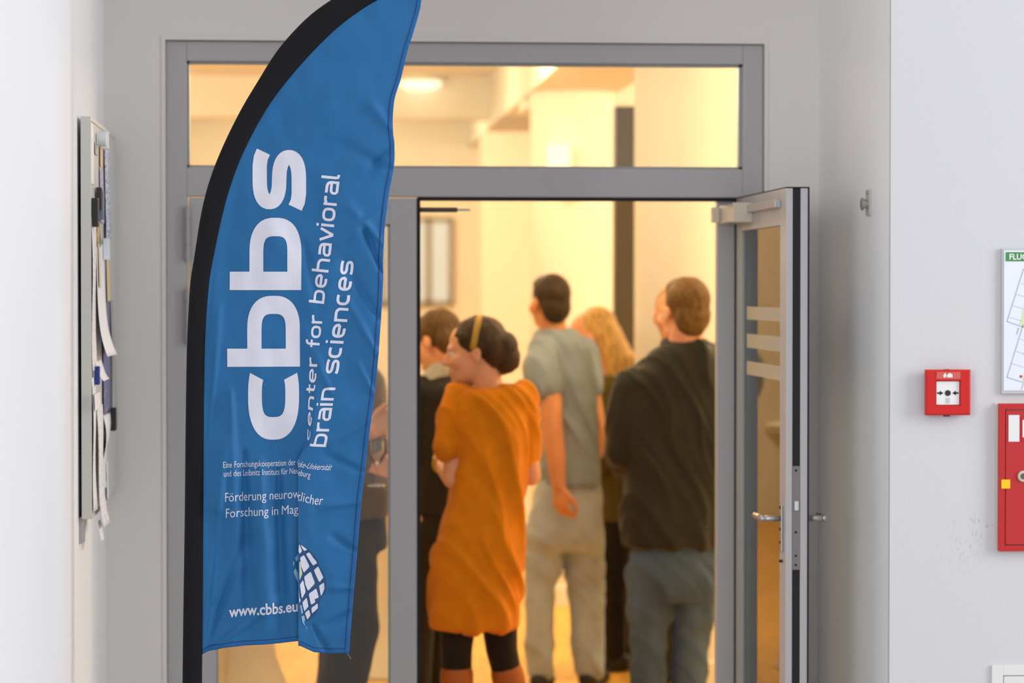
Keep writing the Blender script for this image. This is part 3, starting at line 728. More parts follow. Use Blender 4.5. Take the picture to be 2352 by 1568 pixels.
sm = cloth.modifiers.new('thickness', 'SOLIDIFY'); sm.thickness = 0.0005; sm.offset = 0
# hems (double cloth) along the free edge and the lower edge
def hem(name, pts_fn, n, seam=True):
    vv = []; ff = []; k = 4
    for j in range(n + 1):
        for i in range(k + 1):
            s, v_ = pts_fn(j / n, i / k); vv.append(flag_pt(s, v_) + flag_n(s, v_) * (0.0010 + (0.0006 if i in (1, 2, 3) else 0)))
    for j in range(n):
        for i in range(k):
            a = j * (k + 1) + i; ff.append((a, a + k + 1, a + k + 2, a + 1))
    o = obj(name, vv, ff, blue_h, cloth, True)
    m_ = o.modifiers.new('thickness', 'SOLIDIFY'); m_.thickness = 0.0005; m_.offset = 0
def hem_edge(t, u):
    v_ = 0 + (VB - 0) * t; return edge_o(v_) + Wf(v_) - 10.5 * (1 - u), v_
hem('hem', hem_edge, 300)
def hem_low(t, u):
    v_ = VB - 11 * (1 - u); a = inner(v_); return a + (edge_o(v_) + Wf(v_) - a) * t, v_
hem('hem', hem_low, 220)
# stitched seams
def seam(name, fn, n, m):
    vv = []; ff = []
    for j in range(n + 1):
        for u in (0, 1):
            s, v_ = fn(j / n, u); vv.append(flag_pt(s, v_) + flag_n(s, v_) * 0.0022)
    for j in range(n): ff.append((2 * j, 2 * j + 2, 2 * j + 3, 2 * j + 1))
    obj(name, vv, ff, m, cloth, True)
navy_th = mat('seam_thread', srgb(20, 62, 112), 0.7)
seam('stitching', lambda t, u: (edge_o(VB * t) + Wf(VB * t) - 11 + 1.4 * u, VB * t), 300, navy_th)
seam('stitching', lambda t, u: (inner(VB - 11) + (edge_o(VB - 11) + Wf(VB - 11) - 10 - inner(VB - 11)) * t, VB - 11 + 1.4 * u), 220, navy_th)
# loose threads at the lower free corner
c0 = flag_pt(edge_o(VB) + Wf(VB) - 4, VB)
bm = bmesh.new(); add_cyl(bm, c0, c0 + Vector((0.010, -0.004, -0.016)), 0.0004, seg=5)
bm_obj('loose_thread', bm, mat('thread_pale', srgb(190, 200, 210), 0.6), cloth)
# black sleeve round the pole
outer = [(-82, 1030), (-80, 990), (-67, 910), (-42, 830), (0, 757), (45, 701), (112, 640), (190, 590), (258, 550), (340, 510), (415, 481), (490, 462), (590, 446), (650, 437), (750, 431), (850, 428), (1000, 426), (1200, 424), (1400, 421), (1568, 419), (1700, 418)]
innr = [(-24, 1012), (-26, 985), (-25, 935), (-13, 893), (0, 868)]
# pair the two edges along the sleeve
pairs = [((1030, -82), (1015, -26)), ((985, -80), (975, -27)), ((910, -67), (925, -20)), ((830, -42), (868, 0)), ((757, 2), (800, 44)), ((701, 45), (745, 92)), ((640, 112), (690, 150)), ((590, 190), (636, 216)),
         ((550, 258), (596, 278)), ((510, 340), (556, 357)), ((481, 415), (528, 432)), ((462, 490), (509, 502)), ((446, 590), (489, 598)), ((437, 650), (480, 655)), ((431, 750), (472.5, 752)), ((428, 850), (469.5, 850)),
         ((426, 1000), (468, 1000)), ((424, 1200), (467, 1200)), ((421, 1400), (466, 1400)), ((419, 1568), (464, 1568)), ((418, 1700), (463, 1700))]
def cat(ps, n):
    out = []
    for i in range(len(ps) - 1):
        p0 = ps[max(0, i - 1)]; p1 = ps[i]; p2 = ps[i + 1]; p3 = ps[min(len(ps) - 1, i + 2)]
        for k in range(n):
            t = k / n
            out.append(tuple(0.5 * (2 * p1[c] + (p2[c] - p0[c]) * t + (2 * p0[c] - 5 * p1[c] + 4 * p2[c] - p3[c]) * t * t + (-p0[c] + 3 * p1[c] - 3 * p2[c] + p3[c]) * t ** 3) for c in range(len(p1))))
    out.append(ps[-1]); return out
pl = cat([p[0] + p[1] for p in pairs], 6)
SEG = 20; vv = []; ff = []
for (ax, ay, cx_, cy_) in pl:
    A = onD(ax, ay, FD); B = onD(cx_, cy_, FD); C = (A + B) / 2; h = (B - A) / 2
    nrm = (-FWD)
    for k in range(SEG):
        t = 2 * math.pi * k / SEG
        flat = math.copysign(abs(math.sin(t)) ** 0.9, math.sin(t))
        bulge = 0.0165 * (1 - 0.45 * (math.cos(t) * 0.5 + 0.5))
        vv.append(C + h * math.cos(t) + nrm * flat * bulge)
for j in range(len(pl) - 1):
    for k in range(SEG): ff.append((j * SEG + k, j * SEG + (k + 1) % SEG, (j + 1) * SEG + (k + 1) % SEG, (j + 1) * SEG + k))
ff.append(tuple(range(SEG))[::-1]); ff.append(tuple(range((len(pl) - 1) * SEG, len(pl) * SEG)))
obj('sleeve', vv, ff, blk, flag, True)
# lower pole and cross foot (below the picture)
zb = onD(440, 1700, FD)
pm = mat('pole_black', (0.01, 0.01, 0.011, 1), 0.4)
cyl('pole', (zb.x, zb.y, 0.06), (zb.x, zb.y, zb.z + 0.05), 0.014, pm, flag)
for a in (0.3, 0.3 + math.pi / 2):
    dx, dy = 0.36 * math.cos(a), 0.36 * math.sin(a)
    bm = bmesh.new(); vs_ = add_box(bm, (-0.33, -0.02, 0.0), (0.33, 0.02, 0.012)); bmesh.ops.rotate(bm, verts=bm.verts, cent=(0, 0, 0), matrix=Matrix.Rotation(a, 3, 'Z')); bmesh.ops.translate(bm, verts=bm.verts, vec=(zb.x, zb.y, 0 if a < 1 else 0.012))
    bm_obj('foot_bar', bm, pm, flag)
cyl('pole_socket', (zb.x, zb.y, 0.02), (zb.x, zb.y, 0.16), 0.022, pm, flag)

# ---- lettering: flat outlines laid on the cloth
ink = mat('flag_white_print', srgb(228, 228, 240), 0.6, bump=0.1, bscale=1200, spec=0.3)
def lay(name, verts, faces, m, lift=0.0012, split=7.0, right=False):
    """verts in cloth px (s, v); long edges split so that the print follows the folds"""
    bm = bmesh.new(); bv = [bm.verts.new((x, y, 0)) for x, y in verts]
    for f_ in faces:
        try: bm.faces.new([bv[i] for i in f_])
        except ValueError: pass
    for _ in range(4):
        es = [e for e in bm.edges if e.calc_length() > split]
        if not es: break
        bmesh.ops.subdivide_edges(bm, edges=es, cuts=1, use_grid_fill=True)
        bmesh.ops.triangulate(bm, faces=[f_ for f_ in bm.faces if len(f_.verts) > 4])
    for vtx in bm.verts:
        s, v_ = vtx.co.x, vtx.co.y
        vtx.co = flag_pt(s, v_) + flag_n(s, v_) * lift
    me_off = parent_origin(cloth)
    bmesh.ops.translate(bm, verts=bm.verts, vec=-me_off)
    me = bpy.data.meshes.new(name); bm.to_mesh(me); bm.free(); me.materials.append(m)
    return link(bpy.data.objects.new(name, me), cloth)
# stroke alphabet: x along the line, y up, x-height 1
def sup(cx, cy, rx, ry, a0, a1, n=28, ex=2.7):
    out = []
    for i in range(n + 1):
        a = math.radians(a0 + (a1 - a0) * i / n); c, s = math.cos(a), math.sin(a)
        out.append((cx + rx * math.copysign(abs(c) ** (2 / ex), c), cy + ry * math.copysign(abs(s) ** (2 / ex), s)))
    return out
def glyph(ch, t):
    """list of (polyline, closed) centre lines and the advance; t = stroke width"""
    h = t / 2; T, B = 1 - h, h; my = 0.5; w = 1.06; L, R = h, w - h; cx = (L + R) / 2; rx = (R - L) / 2; ry = (T - B) / 2
    if ch == 'c': return [sup(cx, my, rx, ry, 62, 298)[:] ], w * 0.98
    if ch == 'o': return [sup(cx, my, rx, ry, 0, 360, 48)], w + 0.12
    if ch == 'e': return [[(L, my), (R, my)], sup(cx, my, rx, ry, 0, 290, 40)], w + 0.10
    if ch in 'bp':
        return [[(L, 1.38), (L, 0)], [(L, T), (cx, T)] + sup(cx, my, rx, ry, 90, -90)[1:-1] + [(cx, B), (L, B)]], w + 0.12
    if ch == 'n': return [[(L, 1), (L, 0)], [(L, T), (cx, T)] + sup(cx, my, rx, ry, 90, 0, 16)[1:] + [(R, 0)]], w + 0.12
    if ch == 'h': return [[(L, 1.38), (L, 0)], [(L, T), (cx, T)] + sup(cx, my, rx, ry, 90, 0, 16)[1:] + [(R, 0)]], w + 0.12
    if ch == 'r': return [[(L, 1), (L, 0)], [(L, T - 0.02)] + sup(0.62, my, 0.62 - L, ry, 180 - 40, 90, 10) + [(0.72, T)]], 0.80
    if ch == 'f': return [[(0.36, 0), (0.36, 1.0)] + [(0.36, 1.05), (0.42, 1.27), (0.55, 1.34), (0.72, 1.34)], [(0.08, T), (0.72, T)]], 0.80
    if ch == 't': return [[(0.32, 1.28), (0.32, 0.3), (0.36, 0.14), (0.48, B), (0.70, B)], [(0.04, T), (0.70, T)]], 0.80
    if ch == 'i': return [[(L, 1), (L, 0)], [(L, 1.38), (L, 1.38 - t * 0.9)]], t + 0.16
    if ch == 'l': return [[(L, 1.38), (L, 0.3), (L + 0.03, 0.14), (L + 0.14, B), (L + 0.26, B)]], 0.50
    if ch == 'v': return [[(0.05, 1), (0.5, 0)], [(0.95, 1), (0.5, 0)]], 1.06
    if ch == 'a': return [[(0.12, T), (cx, T)] + sup(cx, my, rx, ry, 90, 0, 16)[1:] + [(R, 0)], [(R, 0.57), (cx, 0.57), (L + 0.12, 0.54), (L, 0.42), (L, 0.20), (L + 0.12, B), (cx, B), (R, B)]], w + 0.10
    if ch == 's':
        tm, bm_ = (T + 0.5) / 2, (B + 0.5) / 2; q = (T - 0.5) / 2
        return [[(w - 0.03, T - 0.07), (w - 0.14, T - 0.02), (w - 0.28, T), (cx, T)] + sup(cx, tm, rx, q, 90, 255, 16, 2.4)[1:] + sup(cx, bm_, rx, q, 75, -90, 16, 2.4)
                + [(cx - 0.1, B), (0.28, B), (0.14, B + 0.02), (0.03, B + 0.07)]], w + 0.04
    return [], 0.62
def ribbon(pl_, hw_, verts, faces):
    n = len(pl_); pts = [Vector(p) for p in pl_]
    k = len(verts)
    for i in range(n):
        d = (pts[min(n - 1, i + 1)] - pts[max(0, i - 1)])
        d = d.normalized() if d.length > 1e-9 else Vector((1, 0))
        nr = Vector((-d.y, d.x)) * hw_
        verts.append(tuple(pts[i] + nr)); verts.append(tuple(pts[i] - nr))
    for i in range(n - 1): faces.append((k + 2 * i, k + 2 * i + 2, k + 2 * i + 3, k + 2 * i + 1))
def word(text, t, gap=0.0):
    verts = []; faces = []; x = 0
    for ch in text:
        strokes, adv = glyph(ch, t)
        for s in strokes:
            vv = []; ff = []; ribbon(s, t / 2, vv, ff); k = len(verts)
            verts += [(x + a, b) for a, b in vv]; faces += [tuple(k + i for i in f_) for f_ in ff]
        x += adv + gap
    return verts, faces, x - gap
def upright(verts, P0, P1, xh, wtot):
    """line of text running up the flag from P0 to P1 (px of its baseline), letters' tops to the left"""
    P0 = Vector(P0); P1 = Vector(P1); d = (P1 - P0); u = d / wtot; nrm = Vector((d.y, -d.x)).normalized()
    if nrm.x > 0: nrm = -nrm
    return [tuple(P0 + u * x + nrm * (y * xh)) for x, y in verts]
# the four big letters, each fitted to its place on the cloth
def big(ch, x0_, x1_, ytop, ybot, t):
    """x0_/x1_: x-height line and base line (px); ybot..ytop: start and end along the flag"""
    verts, faces, adv = word(ch, t)
    mx = max(v[0] for v in verts); mn = min(v[0] for v in verts)
    out = [(x1_ - y * (x1_ - x0_), ybot - (x - mn) / (mx - mn) * (ybot - ytop)) for x, y in verts]
    return out, faces
for (ch, a, b, yt, yb_) in (('c', 570, 687, 856, 1010), ('b', 568, 689, 679, 842), ('b', 573, 692, 500, 666), ('s', 580, 703, 341, 484)):
    vv, ff = big(ch, a, b, yt, yb_, 0.27 if ch != 's' else 0.27)
    if ch == 's': pass
    lay('lettering', vv, ff, ink, split=8)
# second and third line, one mesh per word
for (txt, P0, P1) in (('center', (746, 1011), (747, 818)), ('for', (748, 800), (751, 722)), ('behavioral', (753, 698), (782, 398)),
                      ('brain', (803, 1020), (804, 885)), ('sciences', (805, 858), (819, 598))):
    vv, ff, wt_ = word(txt, 0.21, 0.06)
    lay('lettering', upright(vv, P0, P1, 31, wt_), ff, ink, split=6)
# small lines
def line(txt, x0_, ybase, xend, size, bold=0.0, ytilt=0.0):
    tv, tf = text_mesh(txt, 1.0, bold); mx = max(v[0] for v in tv)
    sx = (xend - x0_) / mx
    return lay('lettering', [(x0_ + x * sx, ybase - y * size + ytilt * x / mx) for x, y in tv], tf, ink, split=5)
line('Eine Forschungskooperation der Otto-von-Guericke-Universität', 512, 1071, 843, 20)
line('und des Leibnitz Instituts für Neurobiologie Magdeburg', 513, 1091, 800, 20)
line('Förderung neurowissenschaftlicher', 515, 1148, 838, 30)
line('Forschung in Magdeburg', 517, 1184, 752, 30)
line('www.cbbs.eu', 527, 1411, 684, 35, 0.022)
# emblem: a rounded net of white cells, half of it lost in the fold
def place(x, y):                      # picture px right of the fold -> cloth coordinate
    v_ = y
    for _ in range(6):
        s = x + Wf(v_)
        xx, yy, _d = flag_px(s, v_); v_ += y - yy; 
    s = x + Wf(v_)
    for _ in range(4):
        xx, yy, _d = flag_px(s, v_); s += x - xx; v_ += y - yy
    return s, v_
Z0 = (500, 1220); zs = 280 / 1829.0
def zpix(pts): return [place(Z0[0] + x * zs, Z0[1] + y * zs) for x, y in pts]
def rounded(pts, r=0.28, n=3):
    out = []
    for i in range(len(pts)):
        p = Vector(pts[i]); a = Vector(pts[i - 1]); b = Vector(pts[(i + 1) % len(pts)])
        pa = p + (a - p) * r * 0.6; pb = p + (b - p) * r * 0.6
        for k in range(n + 1):
            t = k / n; out.append(tuple(pa * (1 - t) ** 2 + p * 2 * t * (1 - t) + pb * t * t))
    return out
navy = mat('emblem_navy', srgb(32, 78, 128), 0.6); cellw = mat('emblem_white', srgb(226, 228, 240), 0.6); cellb = mat('emblem_pale_blue', srgb(150, 190, 222), 0.6); celly = mat('emblem_pale_green', srgb(205, 220, 180), 0.6)
def zpoly(name, pts, m, lift, rnd=True):
    q = rounded(pts) if rnd else pts
    c = (sum(p[0] for p in q) / len(q), sum(p[1] for p in q) / len(q))
    P = zpix(q + [c]); n_ = len(q)
    lay(name, P, [(i, (i + 1) % n_, n_) for i in range(n_)], m, lift, 9)
zpoly('emblem', [(1205, 140), (1260, 195), (1380, 285), (1480, 400), (1525, 520), (1595, 640), (1632, 780), (1610, 920), (1540, 1010), (1520, 1110), (1490, 1210), (1400, 1310), (1330, 1350), (1275, 1300), (1240, 1180), (1225, 1000), (1222, 760), (1222, 450), (1215, 300)], navy, 0.0010)
for cell in (
    [(1222, 185), (1265, 290), (1232, 335), (1212, 300)], [(1245, 195), (1345, 272), (1298, 293), (1268, 255)],
    [(1235, 390), (1295, 352), (1380, 525), (1290, 618), (1250, 520)], [(1322, 338), (1375, 310), (1495, 470), (1430, 512)],
    [(1440, 580), (1508, 520), (1545, 600), (1588, 690), (1525, 765)], [(1295, 680), (1395, 598), (1460, 780), (1355, 892), (1315, 800)],
    [(1230, 800), (1280, 725), (1320, 905), (1262, 1012)], [(1520, 815), (1598, 765), (1608, 860), (1550, 975)],
    [(1365, 935), (1478, 852), (1518, 990), (1435, 1025), (1470, 1055), (1400, 1100)],
    [(1268, 1065), (1335, 990), (1362, 1125), (1300, 1200)], [(1405, 1145), (1500, 1075), (1505, 1150), (1415, 1232)],
    [(1308, 1220), (1370, 1170), (1395, 1255), (1345, 1322)], [(1212, 850), (1225, 1000), (1245, 1030), (1225, 1078)]):
    zpoly('emblem_cell', cell, cellw, 0.0017)
zpoly('emblem_cell', [(1232, 1110), (1258, 1100), (1282, 1220), (1258, 1242)], cellb, 0.0017)
zpoly('emblem_cell', [(1255, 1270), (1298, 1255), (1312, 1330), (1295, 1350), (1312, 1425), (1270, 1360)], cellb, 0.0017)
zpoly('emblem_cell', [(1318, 1425), (1335, 1440), (1345, 1470)], cellw, 0.0017)
zpoly('emblem_cell', [(1222, 460), (1240, 450), (1250, 540), (1268, 630), (1225, 740)], celly, 0.0018)
# cells left of the fold
def zpix_left(pts):
    out = []
    for x, y in pts:
        X_, Y_ = Z0[0] + x * zs, Z0[1] + y * zs; s, v_ = X_, Y_
        for _ in range(5):
            xx, yy, _d = flag_px(s, v_); s += (X_ - xx) * 0.7; v_ += Y_ - yy
        out.append((s, v_))
    return out
for cell in ([(1160, 400), (1205, 330), (1215, 420), (1175, 452)], [(1135, 600), (1170, 548), (1208, 640), (1212, 780), (1180, 720)], [(1132, 440), (1150, 460), (1138, 530), (1132, 500)]):
    P = zpix_left(rounded(cell)); lay('emblem_cell', P, [tuple(range(len(P)))], cellb, 0.0014, 9)
# ------------------------------------------------------------------ people
def xyz(f, r, u): return f, r, u
class Blob:
    """closed pieces fused into one continuous surface by a voxel remesh"""
    def __init__(s): s.bm = bmesh.new(); s.k = 1.0
    def ball(s, c, r): s.ell(c, (r, r, r), Matrix.Identity(3))
    def ell(s, c, rad, ax=None, sub=3):
        m = Matrix.Identity(3) if ax is None else ax
        r = bmesh.ops.create_icosphere(s.bm, subdivisions=sub, radius=1)
        bmesh.ops.transform(s.bm, matrix=Matrix.Translation(c) @ (m @ Matrix.Diagonal(rad)).to_4x4(), verts=r['verts'])
    def cap(s, p0, r0, p1, r1, seg=18):
        p0, p1 = Vector(p0), Vector(p1); d = p1 - p0; L = d.length
        if L < 1e-5: return s.ball(p0, r0)
        q = Vector((0, 0, 1)).rotation_difference(d / L).to_matrix()
        prof_ = []
        for k in range(6): a = -math.pi / 2 + k / 5 * math.pi / 2; prof_.append((r0 * math.cos(a), r0 * math.sin(a)))
        for k in range(6): a = k / 5 * math.pi / 2; prof_.append((r1 * math.cos(a), L + r1 * math.sin(a)))
        s.rings([[p0 + q @ Vector((max(1e-4, r) * math.cos(2 * math.pi * i / seg), max(1e-4, r) * math.sin(2 * math.pi * i / seg), z)) for i in range(seg)] for r, z in prof_])
    def rings(s, rs):
        R = [[s.bm.verts.new(p) for p in r] for r in rs]; n_ = len(R[0])
        for a, b in zip(R, R[1:]):
            for i in range(n_): s.bm.faces.new((a[i], a[(i + 1) % n_], b[(i + 1) % n_], b[i]))
        s.bm.faces.new(R[0][::-1]); s.bm.faces.new(R[-1])
    def chain(s, pts):                      # [(p, r), ...]
        for (a, ra), (b, rb) in zip(pts, pts[1:]): s.cap(a, ra, b, rb)
    def trunk(s, rows, seg=28, ex=2.3):     # rows: (centre, half width, half depth, turn)
        rs = []
        for (c, hw_, hd, tn) in cat([(r[0].x, r[0].y, r[0].z, r[1], r[2], r[3]) for r in rows], 4) and [((Vector(q[:3])), q[3], q[4], q[5]) for q in cat([(r[0].x, r[0].y, r[0].z, r[1], r[2], r[3]) for r in rows], 4)]:
            ring_ = []; hw_ *= s.k; hd *= s.k
            for i in range(seg):
                a = 2 * math.pi * i / seg; ca, sa = math.cos(a), math.sin(a)
                x_ = hw_ * math.copysign(abs(ca) ** (2 / ex), ca); y_ = hd * math.copysign(abs(sa) ** (2 / ex), sa)
                ring_.append(c + Vector((x_ * math.cos(tn) - y_ * math.sin(tn), x_ * math.sin(tn) + y_ * math.cos(tn), 0)))
            rs.append(ring_)
        s.rings(rs)
    def build(s, name, m, parent, voxel=0.009, it=3, fold=None):
        bmesh.ops.recalc_face_normals(s.bm, faces=s.bm.faces)
        me = bpy.data.meshes.new(name); s.bm.to_mesh(me); s.bm.free()
        o = bpy.data.objects.new(name, me); COL.objects.link(o)
        r = o.modifiers.new('r', 'REMESH'); r.mode = 'VOXEL'; r.voxel_size = voxel
        k = o.modifiers.new('s', 'SMOOTH'); k.iterations = it; k.factor = 0.5
        dg = bpy.context.evaluated_depsgraph_get(); new = bpy.data.meshes.new_from_object(o.evaluated_get(dg))
        bpy.data.objects.remove(o); bpy.data.meshes.remove(me)
        nv = len(new.vertices); co_ = np.empty(nv * 3); new.vertices.foreach_get('co', co_); co_ = co_.reshape(-1, 3)
        if fold:
            nn = np.empty(nv * 3); new.vertices.foreach_get('normal', nn); nn = nn.reshape(-1, 3)
            co_ = co_ + nn * fold(co_)[:, None]
        co_ = co_ - np.array(parent_origin(parent))
        new.vertices.foreach_set('co', co_.ravel())
        new.name = name; new.materials.clear(); new.materials.append(m)
        new.polygons.foreach_set('use_smooth', np.ones(len(new.polygons), bool)); new.update()
        return link(bpy.data.objects.new(name, new), parent)
def folds(amp, freq, tilt, seed=0.0, fine=0.4):
    """irregular cloth folds: soft ridges standing outwards, running mostly down a garment"""
    rg = np.random.RandomState(int(seed * 10) + 7)
    ks = [(freq * rg.uniform(0.6, 1.5), rg.uniform(-0.3, 0.3) + tilt, rg.uniform(0, 6.28), rg.uniform(0.6, 1)) for _ in range(5)]
    def f(c):
        wx = 0.02 * np.sin(c[:, 2] * 9 + seed) + 0.012 * np.sin(c[:, 2] * 19 + c[:, 0] * 8)
        tot = 0
        for (k, tl, ph, a) in ks:
            u = (c[:, 0] + wx) * k + c[:, 1] * k * 0.7 + c[:, 2] * tl * k
            rd = (1 - np.abs(np.sin(u * 0.5 + ph))) ** 2
            tot = tot + a * rd * (0.5 + 0.5 * np.sin(c[:, 2] * (5 + k * 0.12) + c[:, 0] * 6 + ph * 2))
        return amp * np.minimum(tot, 1.3)
    return f
def basis(yaw, pitch=0.0, roll=0.0):
    """yaw 0 = facing away from the camera (+Y), positive turns to the left"""
    f = Vector((-math.sin(yaw), math.cos(yaw), 0)); f = Vector((f.x * math.cos(pitch), f.y * math.cos(pitch), math.sin(pitch)))
    r = Vector((math.cos(yaw), math.sin(yaw), 0)); u = r.cross(f)
    m = Matrix.Rotation(roll, 3, f); r, u = m @ r, m @ u
    return f, r, u
def head(B, c, fru, k=1.0, nose=1.0):
    f, r, u = fru; ax = Matrix((f, r, u)).transposed(); B.k = 0.82     # trunk of the body stays inside the clothes
    P = lambda a, b, d: c + (f * a + r * b + u * d) * k
    E = lambda p, rad: B.ell(P(*p), tuple(x * k for x in rad), ax)
    E((-0.012, 0, 0.028), (0.098, 0.076, 0.088)); E((0.030, 0, -0.035), (0.066, 0.063, 0.085)); E((0.048, 0, -0.082), (0.046, 0.046, 0.036)); E((0.074, 0, -0.104), (0.020, 0.022, 0.017))
    E((0.080, 0, 0.018), (0.016, 0.050, 0.014))
    B.cap(P(0.090, 0, 0.004), 0.009 * k, P(0.112 * nose, 0, -0.036), 0.0125 * k); E((0.099, 0.011, -0.040), (0.010, 0.007, 0.007)); E((0.099, -0.011, -0.040), (0.010, 0.007, 0.007))
    E((0.094, 0, -0.068), (0.010, 0.024, 0.007)); E((0.092, 0, -0.080), (0.010, 0.021, 0.007))
    for s in (-1, 1):
        E((0.055, s * 0.046, -0.030), (0.034, 0.022, 0.028)); E((-0.012, s * 0.080, -0.016), (0.020, 0.008, 0.032)); E((-0.006, s * 0.076, -0.030), (0.010, 0.010, 0.014))
    return P, ax
def eyes(P, ax, k, parent):
    sc = M.setdefault('eye', mat('eye_white', (0.75, 0.74, 0.72, 1), 0.3)); ir = M.setdefault('iris', mat('eye_iris', (0.03, 0.02, 0.012, 1), 0.2))
    for s in (-1, 1):
        for (nm, off, rad, m_) in (('eye', 0.077, 0.0125, sc), ('iris', 0.0850, 0.0062, ir)):
            bm = bmesh.new(); bmesh.ops.create_icosphere(bm, subdivisions=2, radius=rad * k); bmesh.ops.translate(bm, verts=bm.verts, vec=P(off, s * 0.031, -0.004))
            bm_obj(nm, bm, m_, parent, True)
def hand(B, wrist, d, n, curl=0.5, side=1, k=1.0):
    """wrist, direction of the hand, palm normal, curl of the fingers, side of the thumb"""
    d = Vector(d).normalized(); n = Vector(n); n = (n - d * n.dot(d)).normalized(); s = d.cross(n) * side
    w_ = Vector(wrist)
    for o_ in (-0.026, -0.009, 0.009, 0.026): B.cap(w_ + d * 0.01 * k + s * o_ * 0.6 * k, 0.014 * k, w_ + d * 0.085 * k + s * o_ * k, 0.0125 * k)
    for i, (o_, L) in enumerate(((0.030, 0.072), (0.011, 0.082), (-0.009, 0.076), (-0.028, 0.060))):
        p = w_ + (d * 0.088 + s * o_) * k; a = 0.15 + curl * 0.6; rr = 0.0098 - 0.0006 * i
        for j, fr in enumerate((0.45, 0.32, 0.23)):
            dr_ = d * math.cos(a) + n * math.sin(a); q = p + dr_ * L * fr * k; B.cap(p, rr * k, q, (rr - 0.0007) * k, 12); p = q; rr -= 0.0008; a += curl * 0.75
    p = w_ + (d * 0.022 + s * 0.024) * k; q = p + (d * 0.035 + s * 0.022 + n * 0.012) * k; t = q + (d * 0.032 + s * 0.004 + n * 0.02 * (0.4 + curl)) * k; t2 = t + (d * 0.024 - s * 0.004 + n * 0.008) * k
    B.chain([(p, 0.014 * k), (q, 0.0115 * k), (t, 0.0100 * k), (t2, 0.0085 * k)])
def at(Y):
    pt = lambda px, py, dy=0.0: onY(px, py, Y + dy)
    pz = lambda px, z, dy=0.0: Vector((Xat(px, Y + dy), Y + dy, z))
    row = lambda py, a, b, hd, dy=0.0, tn=0.0: ((pt(a, py, dy) + pt(b, py, dy)) / 2, (Xat(b, Y + dy) - Xat(a, Y + dy)) / 2, hd, tn)
    return pt, pz, row
def skin(name, c): return mat(name, c, 0.5, var=0.08, vscale=14, spec=0.35)
def hair_mat(name, c, st=(30, 30, 6)): return mat(name, c, 0.55, var=0.45, vscale=3.0, bump=0.6, bscale=8, stretch=st, spec=0.4)
def cloth_mat(name, c, rough=0.85, var=0.12): return mat(name, c, rough, var=var, vscale=9, bump=0.08, bscale=300, spec=0.2, sheen=0.1)
def shoe(name, c, heel, parent, m, yaw, L=0.27):
    B = Blob(); f, r, u = basis(yaw); g = Vector((c.x, c.y, 0))
    B.ell(g - f * 0.02 + Vector((0, 0, 0.045)), (0.055, 0.042, 0.045), Matrix((f, r, u)).transposed()); B.ell(g + f * 0.10 + Vector((0, 0, 0.034)), (0.095, 0.046, 0.034), Matrix((f, r, u)).transposed())
    B.cap(g + Vector((0, 0, 0.06)), 0.042, g + Vector((0, 0, heel)), 0.046)
    B.ell(g + f * 0.05 + Vector((0, 0, 0.010)), (0.135, 0.045, 0.010), Matrix((f, r, u)).transposed())
    return B.build(name, m, parent, 0.008, 3)
SK = skin('skin_light', srgb(232, 168, 128)); SK2 = skin('skin_tan', srgb(214, 148, 100))

# ---- woman in the ochre dress
Y = 9.80; pt, pz, row = at(Y)
g0 = pz(1115, 0); P_ = empty('person', g0)
tag(P_, 'person in an ochre knee-length dress, black tights and brown boots', 'person')
hc = pt(1086, 805, 0.0); fru = basis(math.radians(86), -0.12); B = Blob()
PP, ax = head(B, hc, fru, 0.98)
nb_ = pt(1122, 892, 0.0)
B.cap(PP(-0.03, 0, -0.05), 0.053, nb_, 0.058)
sl, sr = pt(1052, 918, 0.0), pt(1200, 915, 0.0)
B.trunk([row(885, 1080, 1165, 0.06), row(915, 1045, 1205, 0.085), row(1000, 1065, 1195, 0.10), row(1100, 1060, 1190, 0.09), row(1230, 1030, 1185, 0.11), row(1330, 1020, 1180, 0.11)])
el, er = pt(1042, 1098, -0.01), pt(1219, 1092, 0.03)
wl, wr = pt(1012, 1060, 0.22), pt(1180, 1085, 0.25)
B.chain([(sl, 0.042), ((sl + el) / 2, 0.042), (el, 0.041)]); B.chain([(el, 0.041), ((el + wl) / 2, 0.037), (wl, 0.026)])
B.chain([(sr, 0.042), ((sr + er) / 2, 0.040), (er, 0.039)]); B.chain([(er, 0.039), ((er + wr) / 2, 0.036), (wr, 0.026)])
hand(B, wl, (-0.1, 0.8, 0.35), (0.9, 0, -0.3), 0.7, -1, 0.92); hand(B, wr, (-0.3, 0.8, 0.2), (-0.9, 0.1, -0.2), 0.7, 1, 0.92)
kl, kr = pt(1048, 1490, -0.02), pt(1152, 1490, 0.0); al, ar = pz(1052, 0.10), pz(1196, 0.10, 0.04)
B.chain([(pt(1062, 1320), 0.065), (kl, 0.044), ((kl + al) / 2 + Vector((0, -0.01, 0.05)), 0.040), (al, 0.030)])
B.chain([(pt(1138, 1320), 0.065), (kr, 0.044), ((kr + ar) / 2 + Vector((0, -0.01, 0.05)), 0.040), (ar, 0.030)])
B.cap(al, 0.03, al + Vector((-0.05, 0.12, -0.06)), 0.026); B.cap(ar, 0.03, ar + Vector((-0.03, 0.13, -0.06)), 0.026)
body = B.build('body', SK, P_, 0.0065, 2); eyes(PP, ax, 0.98, body)
ochre = cloth_mat('dress_ochre', srgb(222, 134, 10))
B = Blob()
B.trunk([row(888, 1092, 1166, 0.07), row(899, 1062, 1192, 0.095), row(918, 1040, 1212, 0.11), row(960, 1046, 1216, 0.125), row(1040, 1052, 1210, 0.125), row(1130, 1036, 1204, 0.12), row(1200, 1016, 1198, 0.135), row(1280, 997, 1199, 0.14), row(1360, 992, 1194, 0.14), row(1440, 988, 1184, 0.14)])
